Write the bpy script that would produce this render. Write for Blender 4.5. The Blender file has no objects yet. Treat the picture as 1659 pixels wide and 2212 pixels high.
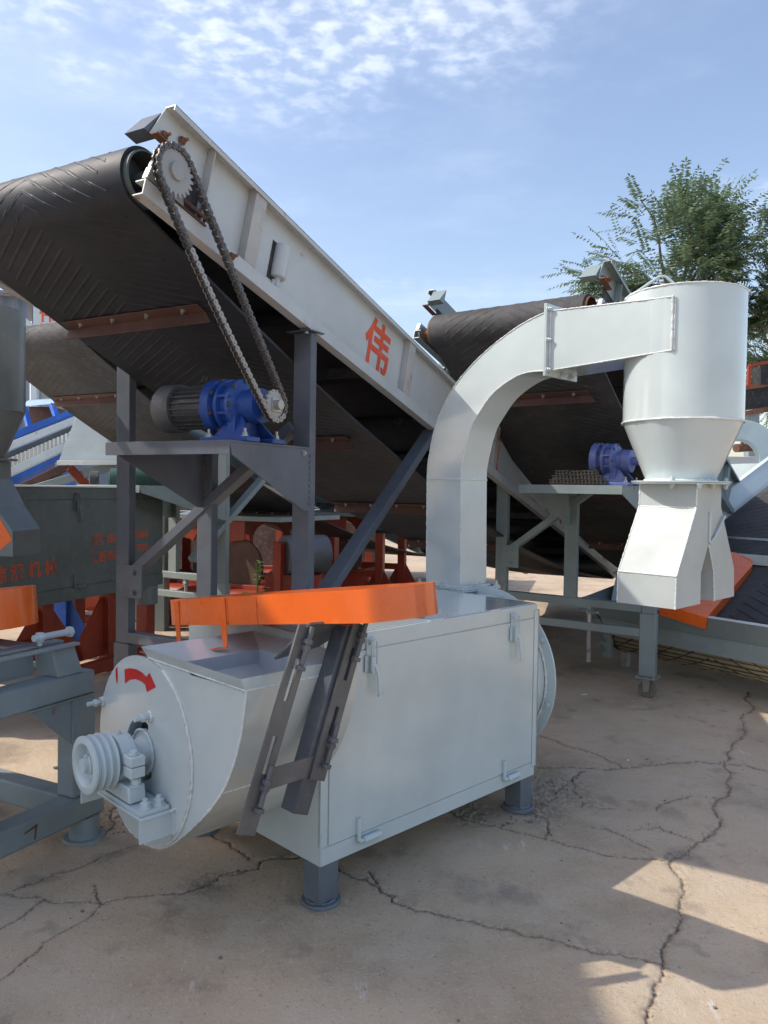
import bpy, math, random
import numpy as np
from mathutils import Vector, Matrix
random.seed(7)
R = math.radians
sc = bpy.context.scene
COL = sc.collection

# ------------------------------------------------------------------ camera
PITCH, ROLL, CAMH, FPX = 0.02994, 0.014726, 1.5, 1662.0       # FPX: focal length in px of a 1659x2212 picture
fw = np.array([0, math.cos(PITCH), -math.sin(PITCH)]); rt = np.array([1.0, 0, 0]); up = np.cross(rt, fw)
rt, up = math.cos(ROLL)*rt+math.sin(ROLL)*up, -math.sin(ROLL)*rt+math.cos(ROLL)*up
cam_d = bpy.data.cameras.new('camera'); cam = bpy.data.objects.new('camera', cam_d); COL.objects.link(cam)
cam_d.sensor_fit = 'VERTICAL'; cam_d.sensor_height = 36; cam_d.lens = 36*FPX/2212
cam_d.clip_start = .05; cam_d.clip_end = 2000
cam.matrix_world = Matrix(((rt[0], up[0], -fw[0], 0), (rt[1], up[1], -fw[1], 0), (rt[2], up[2], -fw[2], CAMH), (0, 0, 0, 1)))
sc.camera = cam
CP = np.array([0, 0, CAMH])
def ray(x, y): return fw+rt*(x-829.5)/FPX+up*(1106-y)/FPX
def gnd(x, y, z=0.0):                       # pixel -> point on the plane of height z
    d = ray(x, y); t = (z-CAMH)/d[2]; return Vector(CP+t*d)
def dep(x, y, Y):                           # pixel -> point at depth Y
    d = ray(x, y); return Vector(CP+d*Y/d[1])

# ------------------------------------------------------------------ sky, sun, exposure
SUN_H = Vector((-.995, -.05)).normalized(); SUN_EL = R(46)
world = bpy.data.worlds.new('World'); sc.world = world; world.use_nodes = True
wn = world.node_tree; wn.nodes.clear()
def N(t, kind, **k):
    n = t.nodes.new(kind)
    for a, b in k.items(): setattr(n, a, b)
    return n
sky = N(wn, 'ShaderNodeTexSky', sky_type='NISHITA', sun_disc=False)
sky.sun_elevation = SUN_EL
sky.sun_rotation = math.atan2(SUN_H.x, SUN_H.y)
sky.air_density = 1.15; sky.dust_density = 1.9; sky.ozone_density = 4.5; sky.altitude = 50
tc = N(wn, 'ShaderNodeTexCoord')
sep = N(wn, 'ShaderNodeSeparateXYZ'); wn.links.new(tc.outputs['Generated'], sep.inputs[0])
zmx = N(wn, 'ShaderNodeMath', operation='MAXIMUM'); zmx.inputs[1].default_value = .05; wn.links.new(sep.outputs['Z'], zmx.inputs[0])
dx = N(wn, 'ShaderNodeMath', operation='DIVIDE'); dy = N(wn, 'ShaderNodeMath', operation='DIVIDE')
wn.links.new(sep.outputs['X'], dx.inputs[0]); wn.links.new(zmx.outputs[0], dx.inputs[1])
wn.links.new(sep.outputs['Y'], dy.inputs[0]); wn.links.new(zmx.outputs[0], dy.inputs[1])
cmb = N(wn, 'ShaderNodeCombineXYZ'); wn.links.new(dx.outputs[0], cmb.inputs[0]); wn.links.new(dy.outputs[0], cmb.inputs[1])
def wnoise(scale, detail, rough, off=(0, 0, 0), dist=0.0):
    m = N(wn, 'ShaderNodeMapping'); m.inputs['Location'].default_value = off; wn.links.new(cmb.outputs[0], m.inputs[0])
    n = N(wn, 'ShaderNodeTexNoise'); n.inputs['Scale'].default_value = scale; n.inputs['Detail'].default_value = detail
    n.inputs['Roughness'].default_value = rough; n.inputs['Distortion'].default_value = dist
    wn.links.new(m.outputs[0], n.inputs['Vector']); return n
def ramp(t, src, a, b):
    r = N(t, 'ShaderNodeMapRange', interpolation_type='SMOOTHSTEP'); r.inputs['From Min'].default_value = a; r.inputs['From Max'].default_value = b
    t.links.new(src, r.inputs['Value']); return r.outputs[0]
def mth(t, op, a, b=None):
    n = N(t, 'ShaderNodeMath', operation=op)
    for i, s in enumerate((a, b)):
        if s is None: continue
        if isinstance(s, (int, float)): n.inputs[i].default_value = s
        else: t.links.new(s, n.inputs[i])
    return n.outputs[0]
def patch(cx, cy, r):        # soft round bank of cloud, in flat cloud-layer coordinates
    vd = N(wn, 'ShaderNodeVectorMath', operation='DISTANCE'); vd.inputs[1].default_value = (cx, cy, 0)
    sq = N(wn, 'ShaderNodeMapping'); sq.inputs['Scale'].default_value = (1, 1, 0); wn.links.new(cmb.outputs[0], sq.inputs[0]); wn.links.new(sq.outputs[0], vd.inputs[0])
    return ramp(wn, vd.outputs['Value'], r, r*.25)
fine = ramp(wn, wnoise(17.0, 3, .5, (0, 0, 0), .12).outputs['Fac'], .38, .70)
mid = ramp(wn, wnoise(2.2, 4, .55, (1.3, .4, 0), .4).outputs['Fac'], .36, .62)
big = mth(wn, 'ADD', mth(wn, 'ADD', patch(-.22, 1.55, .85), patch(-.95, 1.55, .55)), mth(wn, 'MULTIPLY', ramp(wn, wnoise(.55, 3, .5, (2.12, .30, 0)).outputs['Fac'], .55, .68), .5))
haze = ramp(wn, wnoise(1.1, 5, .62, (4, 1, 0)).outputs['Fac'], .42, .85)
cl = mth(wn, 'ADD', mth(wn, 'MULTIPLY', mth(wn, 'MULTIPLY', mth(wn, 'ADD', mth(wn, 'MULTIPLY', fine, .8), .2), mid), mth(wn, 'MULTIPLY', mth(wn, 'MINIMUM', big, 1.0), .33)), mth(wn, 'MULTIPLY', haze, .10))
mixc = N(wn, 'ShaderNodeMix', data_type='RGBA'); wn.links.new(cl, mixc.inputs['Factor'])
SKYS = .15
hz = N(wn, 'ShaderNodeMix', data_type='RGBA', blend_type='MULTIPLY'); hz.inputs['Factor'].default_value = 1        # summer haze: less green and blue in the skylight
wn.links.new(sky.outputs[0], hz.inputs[6]); hz.inputs[7].default_value = (1.075, .91, .81, 1)
wn.links.new(hz.outputs[2], mixc.inputs[6]); mixc.inputs[7].default_value = (7.0, 7.1, 7.3, 1)
bg = N(wn, 'ShaderNodeBackground'); bg.inputs['Strength'].default_value = SKYS
wn.links.new(mixc.outputs[2], bg.inputs['Color'])
wo = N(wn, 'ShaderNodeOutputWorld'); wn.links.new(bg.outputs[0], wo.inputs[0])
sl = bpy.data.lights.new('sun', 'SUN'); sl.energy = 2.1; sl.angle = R(.53); sl.color = (1, .93, .82)
so = bpy.data.objects.new('sun', sl); COL.objects.link(so); so.location = (-20, -14, 20)
sd = Vector((SUN_H.x*math.cos(SUN_EL), SUN_H.y*math.cos(SUN_EL), math.sin(SUN_EL)))
so.rotation_euler = (-sd).to_track_quat('-Z', 'Y').to_euler()
vs = sc.view_settings; vs.view_transform = 'Standard'; vs.look = 'None'; vs.gamma = 1; vs.use_curve_mapping = False
vs.exposure = .93

# ------------------------------------------------------------------ materials
MATS = {}
def nmat(name):
    m = bpy.data.materials.new(name); m.use_nodes = True; t = m.node_tree; b = t.nodes['Principled BSDF']
    return m, t, b
def tnoise(t, scale, detail=4, rough=.55, coord='Object', stretch=None):
    c = N(t, 'ShaderNodeTexCoord'); n = N(t, 'ShaderNodeTexNoise')
    n.inputs['Scale'].default_value = scale; n.inputs['Detail'].default_value = detail; n.inputs['Roughness'].default_value = rough
    if stretch:
        mp = N(t, 'ShaderNodeMapping'); mp.inputs['Scale'].default_value = stretch
        t.links.new(c.outputs[coord], mp.inputs[0]); t.links.new(mp.outputs[0], n.inputs['Vector'])
    else: t.links.new(c.outputs[coord], n.inputs['Vector'])
    return n.outputs['Fac']
def mixcol(t, fac, a, b):
    m = N(t, 'ShaderNodeMix', data_type='RGBA')
    if isinstance(fac, (int, float)): m.inputs['Factor'].default_value = fac
    else: t.links.new(fac, m.inputs['Factor'])
    for i, s in ((6, a), (7, b)):
        if isinstance(s, tuple): m.inputs[i].default_value = (*s[:3], 1)
        else: t.links.new(s, m.inputs[i])
    return m.outputs[2]
def paint(name, col, rough=.34, var=.12, dust=.25, rust=0.0, warp=.25, metal=0.0, dustcol=(.36, .32, .27), spec=.5, coat=0):
    """sheet-metal paint: slow tone drift, runs, dust, optional rust specks, slight sheet warp"""
    if name in MATS: return MATS[name]
    m, t, b = nmat(name); dk = tuple(c*(1-var*1.6) for c in col); lt = tuple(min(1, c*(1+var)) for c in col)
    c = mixcol(t, ramp(t, tnoise(t, 2.3, 5), .3, .7), dk, lt)
    c = mixcol(t, mth(t, 'MULTIPLY', ramp(t, tnoise(t, 9, 4, .6, stretch=(1, 1, .12)), .56, .78), .30), c, dk)
    if dust: c = mixcol(t, mth(t, 'MULTIPLY', ramp(t, tnoise(t, 14, 8, .68), .46, .80), dust), c, dustcol)
    if rust:
        rf = mth(t, 'MULTIPLY', ramp(t, tnoise(t, 7, 9, .72), .60-.1*rust, .70), ramp(t, tnoise(t, 1.4, 3), .45, .62))
        c = mixcol(t, rf, c, (.19, .075, .03))
    t.links.new(c, b.inputs['Base Color'])
    rr = N(t, 'ShaderNodeMapRange'); rr.inputs['To Min'].default_value = max(.05, rough-.10); rr.inputs['To Max'].default_value = rough+.16
    t.links.new(tnoise(t, 11, 6, .65), rr.inputs['Value']); t.links.new(rr.outputs[0], b.inputs['Roughness'])
    b.inputs['Metallic'].default_value = metal; b.inputs['Specular IOR Level'].default_value = spec
    b.inputs['Coat Weight'].default_value = coat; b.inputs['Coat Roughness'].default_value = .12
    if warp:
        h = mth(t, 'ADD', mth(t, 'MULTIPLY', tnoise(t, 3.2, 2, .4), 1.0), mth(t, 'MULTIPLY', tnoise(t, 160, 2, .5), .012))
        bp = N(t, 'ShaderNodeBump'); bp.inputs['Strength'].default_value = warp; bp.inputs['Distance'].default_value = .02
        t.links.new(h, bp.inputs['Height']); t.links.new(bp.outputs[0], b.inputs['Normal'])
    MATS[name] = m; return m
GREY = paint('grey_enamel', (.52, .60, .605), .18, .06, .07, 0, .34, coat=.7, dustcol=(.46, .45, .42))
GREYB = paint('grey_cast_paint', (.52, .61, .63), .45, .07, .14, 0, .1)
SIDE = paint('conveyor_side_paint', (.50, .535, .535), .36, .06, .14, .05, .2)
CHAR = paint('charcoal_steel', (.098, .112, .136), .40, .15, .16, 0, .1, dustcol=(.24, .22, .20))
BRKT = paint('dark_bracket_steel', (.10, .105, .108), .38, .2, .35, 0, .1, dustcol=(.25, .21, .17))
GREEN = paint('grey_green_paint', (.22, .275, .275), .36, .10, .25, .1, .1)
GREEN2 = paint('slate_frame_paint', (.25, .31, .325), .38, .12, .25, .35, .08)
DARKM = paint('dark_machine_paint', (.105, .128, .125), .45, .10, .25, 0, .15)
DARKL = paint('dark_cyclone_paint', (.15, .175, .185), .35, .1, .2, 0, .15)
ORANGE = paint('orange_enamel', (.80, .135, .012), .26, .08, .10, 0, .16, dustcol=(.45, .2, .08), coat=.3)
ORANGED = paint('shade_dark_orange', (.27, .030, .010), .45, .15, .25, 0, .1, dustcol=(.35, .17, .1))  # orange darkened so the base colour carries the shade behind the conveyors
RUSTB = paint('red_primer_steel', (.105, .050, .038), .6, .2, .3, .2, .1, dustcol=(.2, .13, .1))
RUST = paint('rusty_steel', (.20, .085, .045), .75, .3, .35, .4, .1)
BLUE = paint('blue_reducer_paint', (.016, .062, .27), .32, .12, .22, 0, .05, dustcol=(.22, .24, .28))
BLUEF = paint('bright_blue_paint', (.02, .13, .55), .38, .12, .2, 0, .1)
VIOL = paint('faded_blue_paint', (.10, .14, .36), .42, .15, .3, .5, .05)
MOTOR = paint('motor_grey', (.065, .07, .075), .45, .15, .35, 0, .05)
WHITEP = paint('pale_panel_paint', (.66, .70, .69), .38, .07, .18, .25, .15)
PALE = paint('pale_blue_paint', (.52, .61, .62), .36, .07, .15, 0, .15)
STEEL = paint('bare_steel', (.42, .42, .40), .35, .15, .3, .2, .05, metal=.7)
GALV = paint('inside_sheet', (.46, .50, .55), .30, .1, .2, 0, .2)
SPROK = paint('sprocket_paint', (.37, .38, .375), .45, .1, .35, .2, .05)
CHAINM = paint('oily_chain', (.12, .11, .10), .40, .25, .4, 0, 0, metal=.6, dustcol=(.25, .22, .18))
LINK_LIT = paint('sunlit_chain_plate', (.36, .35, .32), .42, .2, .4, 0, 0, metal=.5, dustcol=(.25, .22, .18))  # lighter copy of the chain steel with sunlight put into its colour
BELT = paint('rubber_belt', (.018, .024, .035), .55, .2, .35, 0, .25, dustcol=(.055, .060, .070))
BELTD = paint('dusty_rubber_belt', (.045, .046, .048), .7, .2, .45, 0, .25, dustcol=(.13, .12, .105))
BELTY = paint('clay_caked_belt', (.30, .245, .14), .8, .3, .55, 0, .25, dustcol=(.36, .29, .17))
DARKIN = paint('shade_and_panel_black', (.02, .021, .024), .7, .2, .2)  # near-black for dark panels, also painted shade inside frames and openings
REDSPRAY = paint('red_spray_paint', (.52, .016, .014), .55, .1, .10, 0, 0)
TEXTO = paint('orange_stencil_paint', (.68, .085, .03), .6, .1, .22, 0, 0, dustcol=(.5, .4, .35))
TEXTD = paint('faded_stencil_paint', (.55, .095, .04), .7, .15, .25, 0, 0, dustcol=(.15, .14, .13))
WELD = paint('painted_weld', (.68, .72, .70), .28, .15, .1, 0, .3)
BRICKW = paint('wall_render', (.22, .20, .18), .9, .15, .3, 0, .1)
SHEDM = paint('blue_grey_cladding', (.16, .20, .27), .45, .1, .25, 0, .05)
RUBBERW = paint('caster_tread', (.16, .14, .11), .7, .2, .4)
STONE = paint('stone', (.20, .18, .16), .9, .25, .3)
PAPER = paint('cigarette_paper', (.75, .70, .60), .8, .05, .1)
WOODC = paint('wood_chip', (.50, .36, .18), .8, .15, .2)
BARK = paint('bark', (.13, .10, .075), .9, .25, .3)

def leafmat(name, col):
    m, t, b = nmat(name)
    oi = N(t, 'ShaderNodeNewGeometry')
    c = mixcol(t, oi.outputs['Random Per Island'], tuple(x*.65 for x in col), tuple(x*1.45 for x in col))
    t.links.new(c, b.inputs['Base Color']); b.inputs['Roughness'].default_value = .5
    tr = N(t, 'ShaderNodeBsdfTranslucent'); t.links.new(c, tr.inputs[0])
    mx = N(t, 'ShaderNodeMixShader'); mx.inputs[0].default_value = .4
    t.links.new(b.outputs[0], mx.inputs[1]); t.links.new(tr.outputs[0], mx.inputs[2])
    t.links.new(mx.outputs[0], t.nodes['Material Output'].inputs[0]); return m
LEAF = leafmat('leaf_green', (.15, .22, .125)); LEAF2 = leafmat('leaf_dark', (.075, .120, .055)); WEEDL = leafmat('weed_leaf', (.10, .17, .04))

def concrete():
    m, t, b = nmat('yard_concrete')
    g = N(t, 'ShaderNodeTexCoord')
    def nz(s, d=5, r=.6, st=None): return tnoise(t, s, d, r, 'Object', st)
    c = mixcol(t, ramp(t, nz(.9, 6, .65), .32, .68), (.400, .308, .214), (.560, .445, .318))
    c = mixcol(t, mth(t, 'MULTIPLY', ramp(t, nz(3.2, 7, .62), .42, .68), .6), c, (.53, .445, .345))
    c = mixcol(t, mth(t, 'MULTIPLY', ramp(t, nz(2.0, 4, .55), .55, .68), .46), c, (.205, .170, .142))      # oil and tyre stains
    c = mixcol(t, mth(t, 'MULTIPLY', ramp(t, nz(5.0, 3, .5), .60, .70), .42), c, (.21, .172, .145))
    c = mixcol(t, mth(t, 'MULTIPLY', ramp(t, nz(1.3, 4, .5), .62, .74), .35), c, (.42, .30, .16))         # ochre dust
    c = mixcol(t, mth(t, 'MULTIPLY', ramp(t, nz(90, 4, .75), .54, .68), .55), c, (.62, .54, .45))          # sand grain
    c = mixcol(t, mth(t, 'MULTIPLY', ramp(t, nz(60, 4, .7), .58, .70), .6), c, (.19, .155, .125))
    # pale scuffs
    sc1 = mth(t, 'MULTIPLY', ramp(t, nz(12, 6, .7, (1, .25, 1)), .61, .68), ramp(t, nz(1.7, 2), .46, .60))
    c = mixcol(t, mth(t, 'MULTIPLY', sc1, .55), c, (.66, .63, .59))
    at = N(t, 'ShaderNodeAttribute', attribute_name='crack')
    c = mixcol(t, at.outputs['Fac'], c, (.085, .068, .055))
    at2 = N(t, 'ShaderNodeAttribute', attribute_name='rubble')
    c = mixcol(t, mth(t, 'MULTIPLY', at2.outputs['Fac'], ramp(t, nz(35, 5, .7), .40, .66)), c, (.235, .190, .150))
    t.links.new(c, b.inputs['Base Color']); b.inputs['Roughness'].default_value = .86; b.inputs['Specular IOR Level'].default_value = .3
    bp = N(t, 'ShaderNodeBump'); bp.inputs['Strength'].default_value = .8; bp.inputs['Distance'].default_value = .008
    h = mth(t, 'ADD', mth(t, 'MULTIPLY', nz(140, 4, .7), .5), nz(22, 5, .6))
    t.links.new(h, bp.inputs['Height']); t.links.new(bp.outputs[0], b.inputs['Normal'])
    return m
CONC = concrete()

# ------------------------------------------------------------------ mesh helpers
V = Vector
def frame_of(d, upv=V((0, 0, 1))):
    d = V(d).normalized(); upv = V(upv)
    if abs(d.dot(upv)) > .98: upv = V((1, 0, 0)) if abs(d.x) < .9 else V((0, 1, 0))
    s = d.cross(upv).normalized(); return d, s, s.cross(d).normalized()
class MB:
    def __init__(self): self.v = []; self.f = []
    def add(self, vs, fs):
        k = len(self.v); self.v += [tuple(p) for p in vs]; self.f += [tuple(i+k for i in f) for f in fs]; return self
    def box(self, a, b):
        x0, y0, z0 = a; x1, y1, z1 = b
        return self.add([(x0, y0, z0), (x1, y0, z0), (x1, y1, z0), (x0, y1, z0), (x0, y0, z1), (x1, y0, z1), (x1, y1, z1), (x0, y1, z1)],
                        [(0, 3, 2, 1), (4, 5, 6, 7), (0, 1, 5, 4), (1, 2, 6, 5), (2, 3, 7, 6), (3, 0, 4, 7)])
    def hexa(self, p):      # 8 corners, bottom 4 then top 4
        return self.add(p, [(0, 3, 2, 1), (4, 5, 6, 7), (0, 1, 5, 4), (1, 2, 6, 5), (2, 3, 7, 6), (3, 0, 4, 7)])
    def beam(self, p, q, w, h, upv=(0, 0, 1)):
        p = V(p); q = V(q); d, s, u = frame_of(q-p, upv); s = s*(w/2); u = u*(h/2)
        return self.hexa([p-s-u, p+s-u, q+s-u, q-s-u, p-s+u, p+s+u, q+s+u, q-s+u])
    def prism(self, pts, ext):
        pts = [V(p) for p in pts]; e = V(ext); n = len(pts)
        fs = [tuple(range(n))[::-1], tuple(range(n, 2*n))]+[(i, (i+1) % n, n+(i+1) % n, n+i) for i in range(n)]
        return self.add(pts+[p+e for p in pts], fs)
    def loft(self, rings, cap0=True, cap1=True, closed=True):
        n = len(rings[0]); vs = [p for r in rings for p in r]; fs = []
        for k in range(len(rings)-1):
            for i in range(n if closed else n-1):
                j = (i+1) % n; fs.append((k*n+i, k*n+j, (k+1)*n+j, (k+1)*n+i))
        if cap0: fs.append(tuple(range(n))[::-1])
        if cap1: fs.append(tuple(range((len(rings)-1)*n, len(rings)*n)))
        return self.add(vs, fs)
    def lathe(self, prof, o, axis, n=24, upv=(0, 0, 1), cap0=True, cap1=True):
        o = V(o); d, s, u = frame_of(axis, upv)
        rings = [[o+d*h+(s*math.cos(2*math.pi*i/n)+u*math.sin(2*math.pi*i/n))*r for i in range(n)] for r, h in prof]
        return self.loft(rings, cap0, cap1)
    def tube(self, p, q, r, n=12, r2=None):
        p = V(p); q = V(q); return self.lathe([(r, 0), (r2 or r, (q-p).length)], p, q-p, n)
    def path(self, pts, r, n=8, jit=0.0):
        pts = [V(p) for p in pts]; rings = []
        for i, p in enumerate(pts):
            d = (pts[min(i+1, len(pts)-1)]-pts[max(i-1, 0)])
            if d.length < 1e-6: d = V((0, 0, 1))
            _, s, u = frame_of(d); rr = r*(1+random.uniform(-jit, jit))
            off = V((random.uniform(-1, 1), random.uniform(-1, 1), random.uniform(-1, 1)))*r*jit*.35
            rings.append([p+off+(s*math.cos(2*math.pi*k/n)+u*math.sin(2*math.pi*k/n))*rr for k in range(n)])
        return self.loft(rings)
    def hexn(self, p, axis, r, h): return self.lathe([(r, 0), (r, h*.9), (r*.9, h)], p, axis, 6)
    def bolt(self, p, axis, r, h, stud=0.0, washer=True):
        p = V(p); a = V(axis).normalized()
        if washer: self.lathe([(r*1.45, 0), (r*1.45, r*.25)], p, a, 14)
        self.hexn(p+a*r*.25, a, r, h)
        if stud: self.tube(p+a*(r*.25+h), p+a*(r*.25+h+stud), r*.55, 10)
        return self
    def mesh(self, name, smooth=35):
        m = bpy.data.meshes.new(name); m.from_pydata(self.v, [], self.f); m.validate()
        import bmesh
        bm = bmesh.new(); bm.from_mesh(m); bmesh.ops.recalc_face_normals(bm, faces=bm.faces); bm.to_mesh(m); bm.free()
        if smooth:
            m.polygons.foreach_set('use_smooth', [True]*len(m.polygons)); m.set_sharp_from_angle(angle=R(smooth))
        return m
    def build(self, name, mat, parent=None, bevel=0.0, smooth=35, loc=None):
        return place(self.mesh(name, smooth), name, mat, parent, bevel, loc)
def place(me, name, mat, parent=None, bevel=0.0, loc=None):
    o = bpy.data.objects.new(name, me); COL.objects.link(o)
    if not me.materials: me.materials.append(mat)
    elif me.materials[0] != mat:
        o.material_slots[0].link = 'OBJECT'; o.material_slots[0].material = mat
    if parent: o.parent = parent
    if loc is not None: o.location = loc
    if bevel:
        b = o.modifiers.new('bevel', 'BEVEL'); b.width = bevel; b.segments = 2; b.limit_method = 'ANGLE'; b.angle_limit = R(40); b.harden_normals = False
    return o
def thing(name, label, cat, loc=(0, 0, 0), rz=0.0, group=None):
    o = bpy.data.objects.new(name, None); COL.objects.link(o); o.empty_display_size = .2
    o.location = loc; o.rotation_euler = (0, 0, rz); o['label'] = label; o['category'] = cat
    if group: o['group'] = group
    return o
def tag(o, label, cat, group=None):
    o['label'] = label; o['category'] = cat
    if group: o['group'] = group
    return o
def az_rot(az): return math.pi/2-az           # local x points along (sin az, cos az)
def text(body, name, mat, parent, origin, xdir, ydir, size, bold=.02, squash=1.0, jit=0):
    c = bpy.data.curves.new(name, 'FONT'); c.body = body; c.size = size; c.offset = bold*size; c.extrude = .0006; c.align_x = 'CENTER'; c.align_y = 'CENTER'
    tmp = bpy.data.objects.new('tmp', c); COL.objects.link(tmp)
    dg = bpy.context.evaluated_depsgraph_get(); me = bpy.data.meshes.new_from_object(tmp.evaluated_get(dg))
    COL.objects.unlink(tmp); bpy.data.objects.remove(tmp); me.name = name; me.materials.clear()
    x = V(xdir).normalized(); y = V(ydir).normalized(); z = x.cross(y); x = x*squash
    me.transform(Matrix(((x.x, y.x, z.x, origin[0]), (x.y, y.y, z.y, origin[1]), (x.z, y.z, z.z, origin[2]), (0, 0, 0, 1))))
    return place(me, name, mat, parent)
def weld(pts, r, name, mat, parent, step=.007):
    pts = [V(p) for p in pts]; out = []
    for a, b in zip(pts[:-1], pts[1:]):
        k = max(1, int((b-a).length/step)); out += [a.lerp(b, i/k) for i in range(k)]
    out.append(pts[-1]); m = MB(); m.path(out, r, 6, .38); return m.build(name, mat, parent, smooth=60)
def arc(cx, cy, r, a0, a1, n): return [(cx+r*math.cos(a0+(a1-a0)*i/n), cy+r*math.sin(a0+(a1-a0)*i/n)) for i in range(n+1)]

exec_parts = []
# ================================================================== GROUND
def make_ground():
    xs = np.concatenate([[-400, -120, -40, -15, -8, -5, -3.6], np.arange(-1.9, 2.9, .0060), [3.6, 5, 8, 15, 40, 120, 400]])
    yd = [1.55]
    while yd[-1] < 5.8: yd.append(yd[-1]+.0050*(yd[-1]/2.0)**1.35)
    ys = np.concatenate([[-60, -20, -6, -1, .8], np.array(yd), [7, 8, 10, 13, 18, 30, 60, 150, 900]])
    X, Y = np.meshgrid(xs, ys); nx, ny = len(xs), len(ys)
    Z = np.zeros_like(X); CR = np.zeros_like(X); RB = np.zeros_like(X)
    rng = np.random.default_rng(3)
    def sm(freq, amp):           # smooth value noise from random sines
        out = np.zeros_like(X)
        for _ in range(7):
            a = rng.uniform(0, 6.28); k = freq*rng.uniform(.6, 1.5); out += np.sin((X*np.cos(a)+Y*np.sin(a))*k+rng.uniform(0, 6.28))
        return out*amp/7
    inner = (np.abs(X) < 6) & (Y > 0) & (Y < 10)
    Z += np.where(inner, sm(2.2, .010)+sm(9, .0025), 0)
    r_ = lambda x, y: ((1500+.9186*x)*.5486, (2700+.9186*y)*.5486)
    l_ = lambda x, y: (.9042*x*.5486, (3000+.9042*y)*.5486)
    C = [
     (r_, .010, [(1572, 30), (1555, 180), (1510, 240), (1470, 330), (1490, 390), (1440, 480), (1440, 550), (1350, 660), (1320, 710), (1240, 745), (1270, 800), (1305, 885), (1280, 960), (1240, 1060), (1210, 1180), (1200, 1260), (1150, 1370), (1120, 1500)]),
     (r_, .006, [(670, 210), (820, 260), (900, 280), (990, 320), (1040, 345)]),
     (r_, .011, [(560, 360), (660, 345), (860, 345), (1050, 345), (1260, 325), (1470, 330), (1560, 335), (1659, 365), (1800, 400)]),
     (r_, .006, [(300, 540), (430, 590), (560, 620), (700, 655), (900, 705), (1060, 735), (1240, 745)]),
     (r_, .008, [(-60, 800), (0, 885), (50, 930), (150, 970), (260, 985), (380, 1010), (520, 1045), (620, 1075), (760, 1090), (900, 1140), (1050, 1160), (1200, 1185)]),
     (r_, .005, [(860, 360), (820, 440), (860, 510), (950, 520), (1060, 525)]),
     (r_, .005, [(880, 600), (960, 605), (1060, 650), (1160, 700)]),
     (r_, .005, [(1060, 610), (1190, 600), (1290, 640), (1350, 655)]),
     (r_, .005, [(1180, 530), (1240, 490), (1330, 465), (1430, 475)]),
     (r_, .007, [(640, 530), (700, 560), (710, 600), (700, 655)]),
     (r_, .005, [(680, 500), (750, 450), (800, 400), (880, 355)]),
     (l_, .007, [(-60, 560), (0, 575), (100, 590), (200, 600), (330, 615), (440, 620), (540, 600), (640, 585), (780, 580), (880, 550), (960, 500), (1130, 470)]),
     (l_, .009, [(780, 578), (830, 560), (900, 530), (960, 495), (1040, 480), (1130, 470), (1135, 440), (1300, 420)]),
     (l_, .007, [(60, 560), (150, 530), (240, 490), (400, 440), (520, 385), (620, 355), (700, 330)]),
     (l_, .004, [(450, 620), (400, 670), (250, 750), (160, 830), (80, 890), (0, 950), (-80, 1000)]),
     (l_, .009, [(900, 300), (930, 330), (1000, 360), (1050, 400), (1090, 430)]),
     (l_, .010, [(1440, 440), (1480, 480), (1540, 510), (1659, 570), (1720, 590)]),
     (l_, .005, [(200, 600), (130, 650), (60, 700), (0, 730)]),
     (l_, .005, [(410, 540), (420, 590), (440, 620)]),
     (l_, .012, [(420, 330), (470, 300), (500, 260), (480, 210), (520, 180)]),
    ]
    paths = []
    for fn, w, pl in C:
        w *= .72 if fn is l_ else .85
        P = [np.array(gnd(*fn(*p)))[:2] for p in pl]
        for _ in range(4):
            Q = [P[0]]
            for a, b in zip(P[:-1], P[1:]):
                d = b-a; nrm = np.array([-d[1], d[0]]); Q += [(a+b)/2+nrm*rng.uniform(-.13, .13), b]
            P = Q
        paths.append((w, P))
        for a, b in zip(P[:-1], P[1:]):
            ww = w*rng.uniform(.12, .66); pad = .09
            x0, x1 = min(a[0], b[0])-pad, max(a[0], b[0])+pad; y0, y1 = min(a[1], b[1])-pad, max(a[1], b[1])+pad
            i0, i1 = np.searchsorted(xs, [x0, x1]); j0, j1 = np.searchsorted(ys, [y0, y1])
            if i1 <= i0 or j1 <= j0: continue
            sx = X[j0:j1, i0:i1]; sy = Y[j0:j1, i0:i1]; d = b-a; L2 = (d@d)+1e-12
            t = np.clip(((sx-a[0])*d[0]+(sy-a[1])*d[1])/L2, 0, 1); ds = np.hypot(sx-a[0]-t*d[0], sy-a[1]-t*d[1])
            k = np.clip(1-ds/(ww*.60+.0020), 0, 1); CR[j0:j1, i0:i1] = np.maximum(CR[j0:j1, i0:i1], np.clip(k*1.45, 0, 1))
            k2 = np.clip(1-ds/(.03+ww*2.5), 0, 1)**1.5; RB[j0:j1, i0:i1] = np.maximum(RB[j0:j1, i0:i1], k2*min(1, w/.009))
    # broken-out zones
    for (x, y), rad in ((r_(760, 440), .22), (r_(680, 520), .16), (r_(380, 540), .16), (l_(500, 230), .22), (l_(900, 530), .10), (r_(1290, 715), .06)):
        c = gnd(x, y); dd = np.hypot(X-c.x, (Y-c.y)*.8); RB = np.maximum(RB, np.clip(1.25-dd/rad, 0, 1)*.9)
    hf = rng.uniform(-1, 1, X.shape); hf = (hf+np.roll(hf, 1, 0)+np.roll(hf, 1, 1)+np.roll(hf, (1, 1), (0, 1)))/4
    Z -= CR*.011
    Z += np.where(inner, hf*(.0006+.010*np.clip(RB-.25, 0, 1)), 0)-np.clip(RB-.4, 0, 1)*.008
    m = bpy.data.meshes.new('ground'); m.vertices.add(nx*ny); m.vertices.foreach_set('co', np.stack([X, Y, Z], -1).astype(np.float32).ravel())
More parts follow.
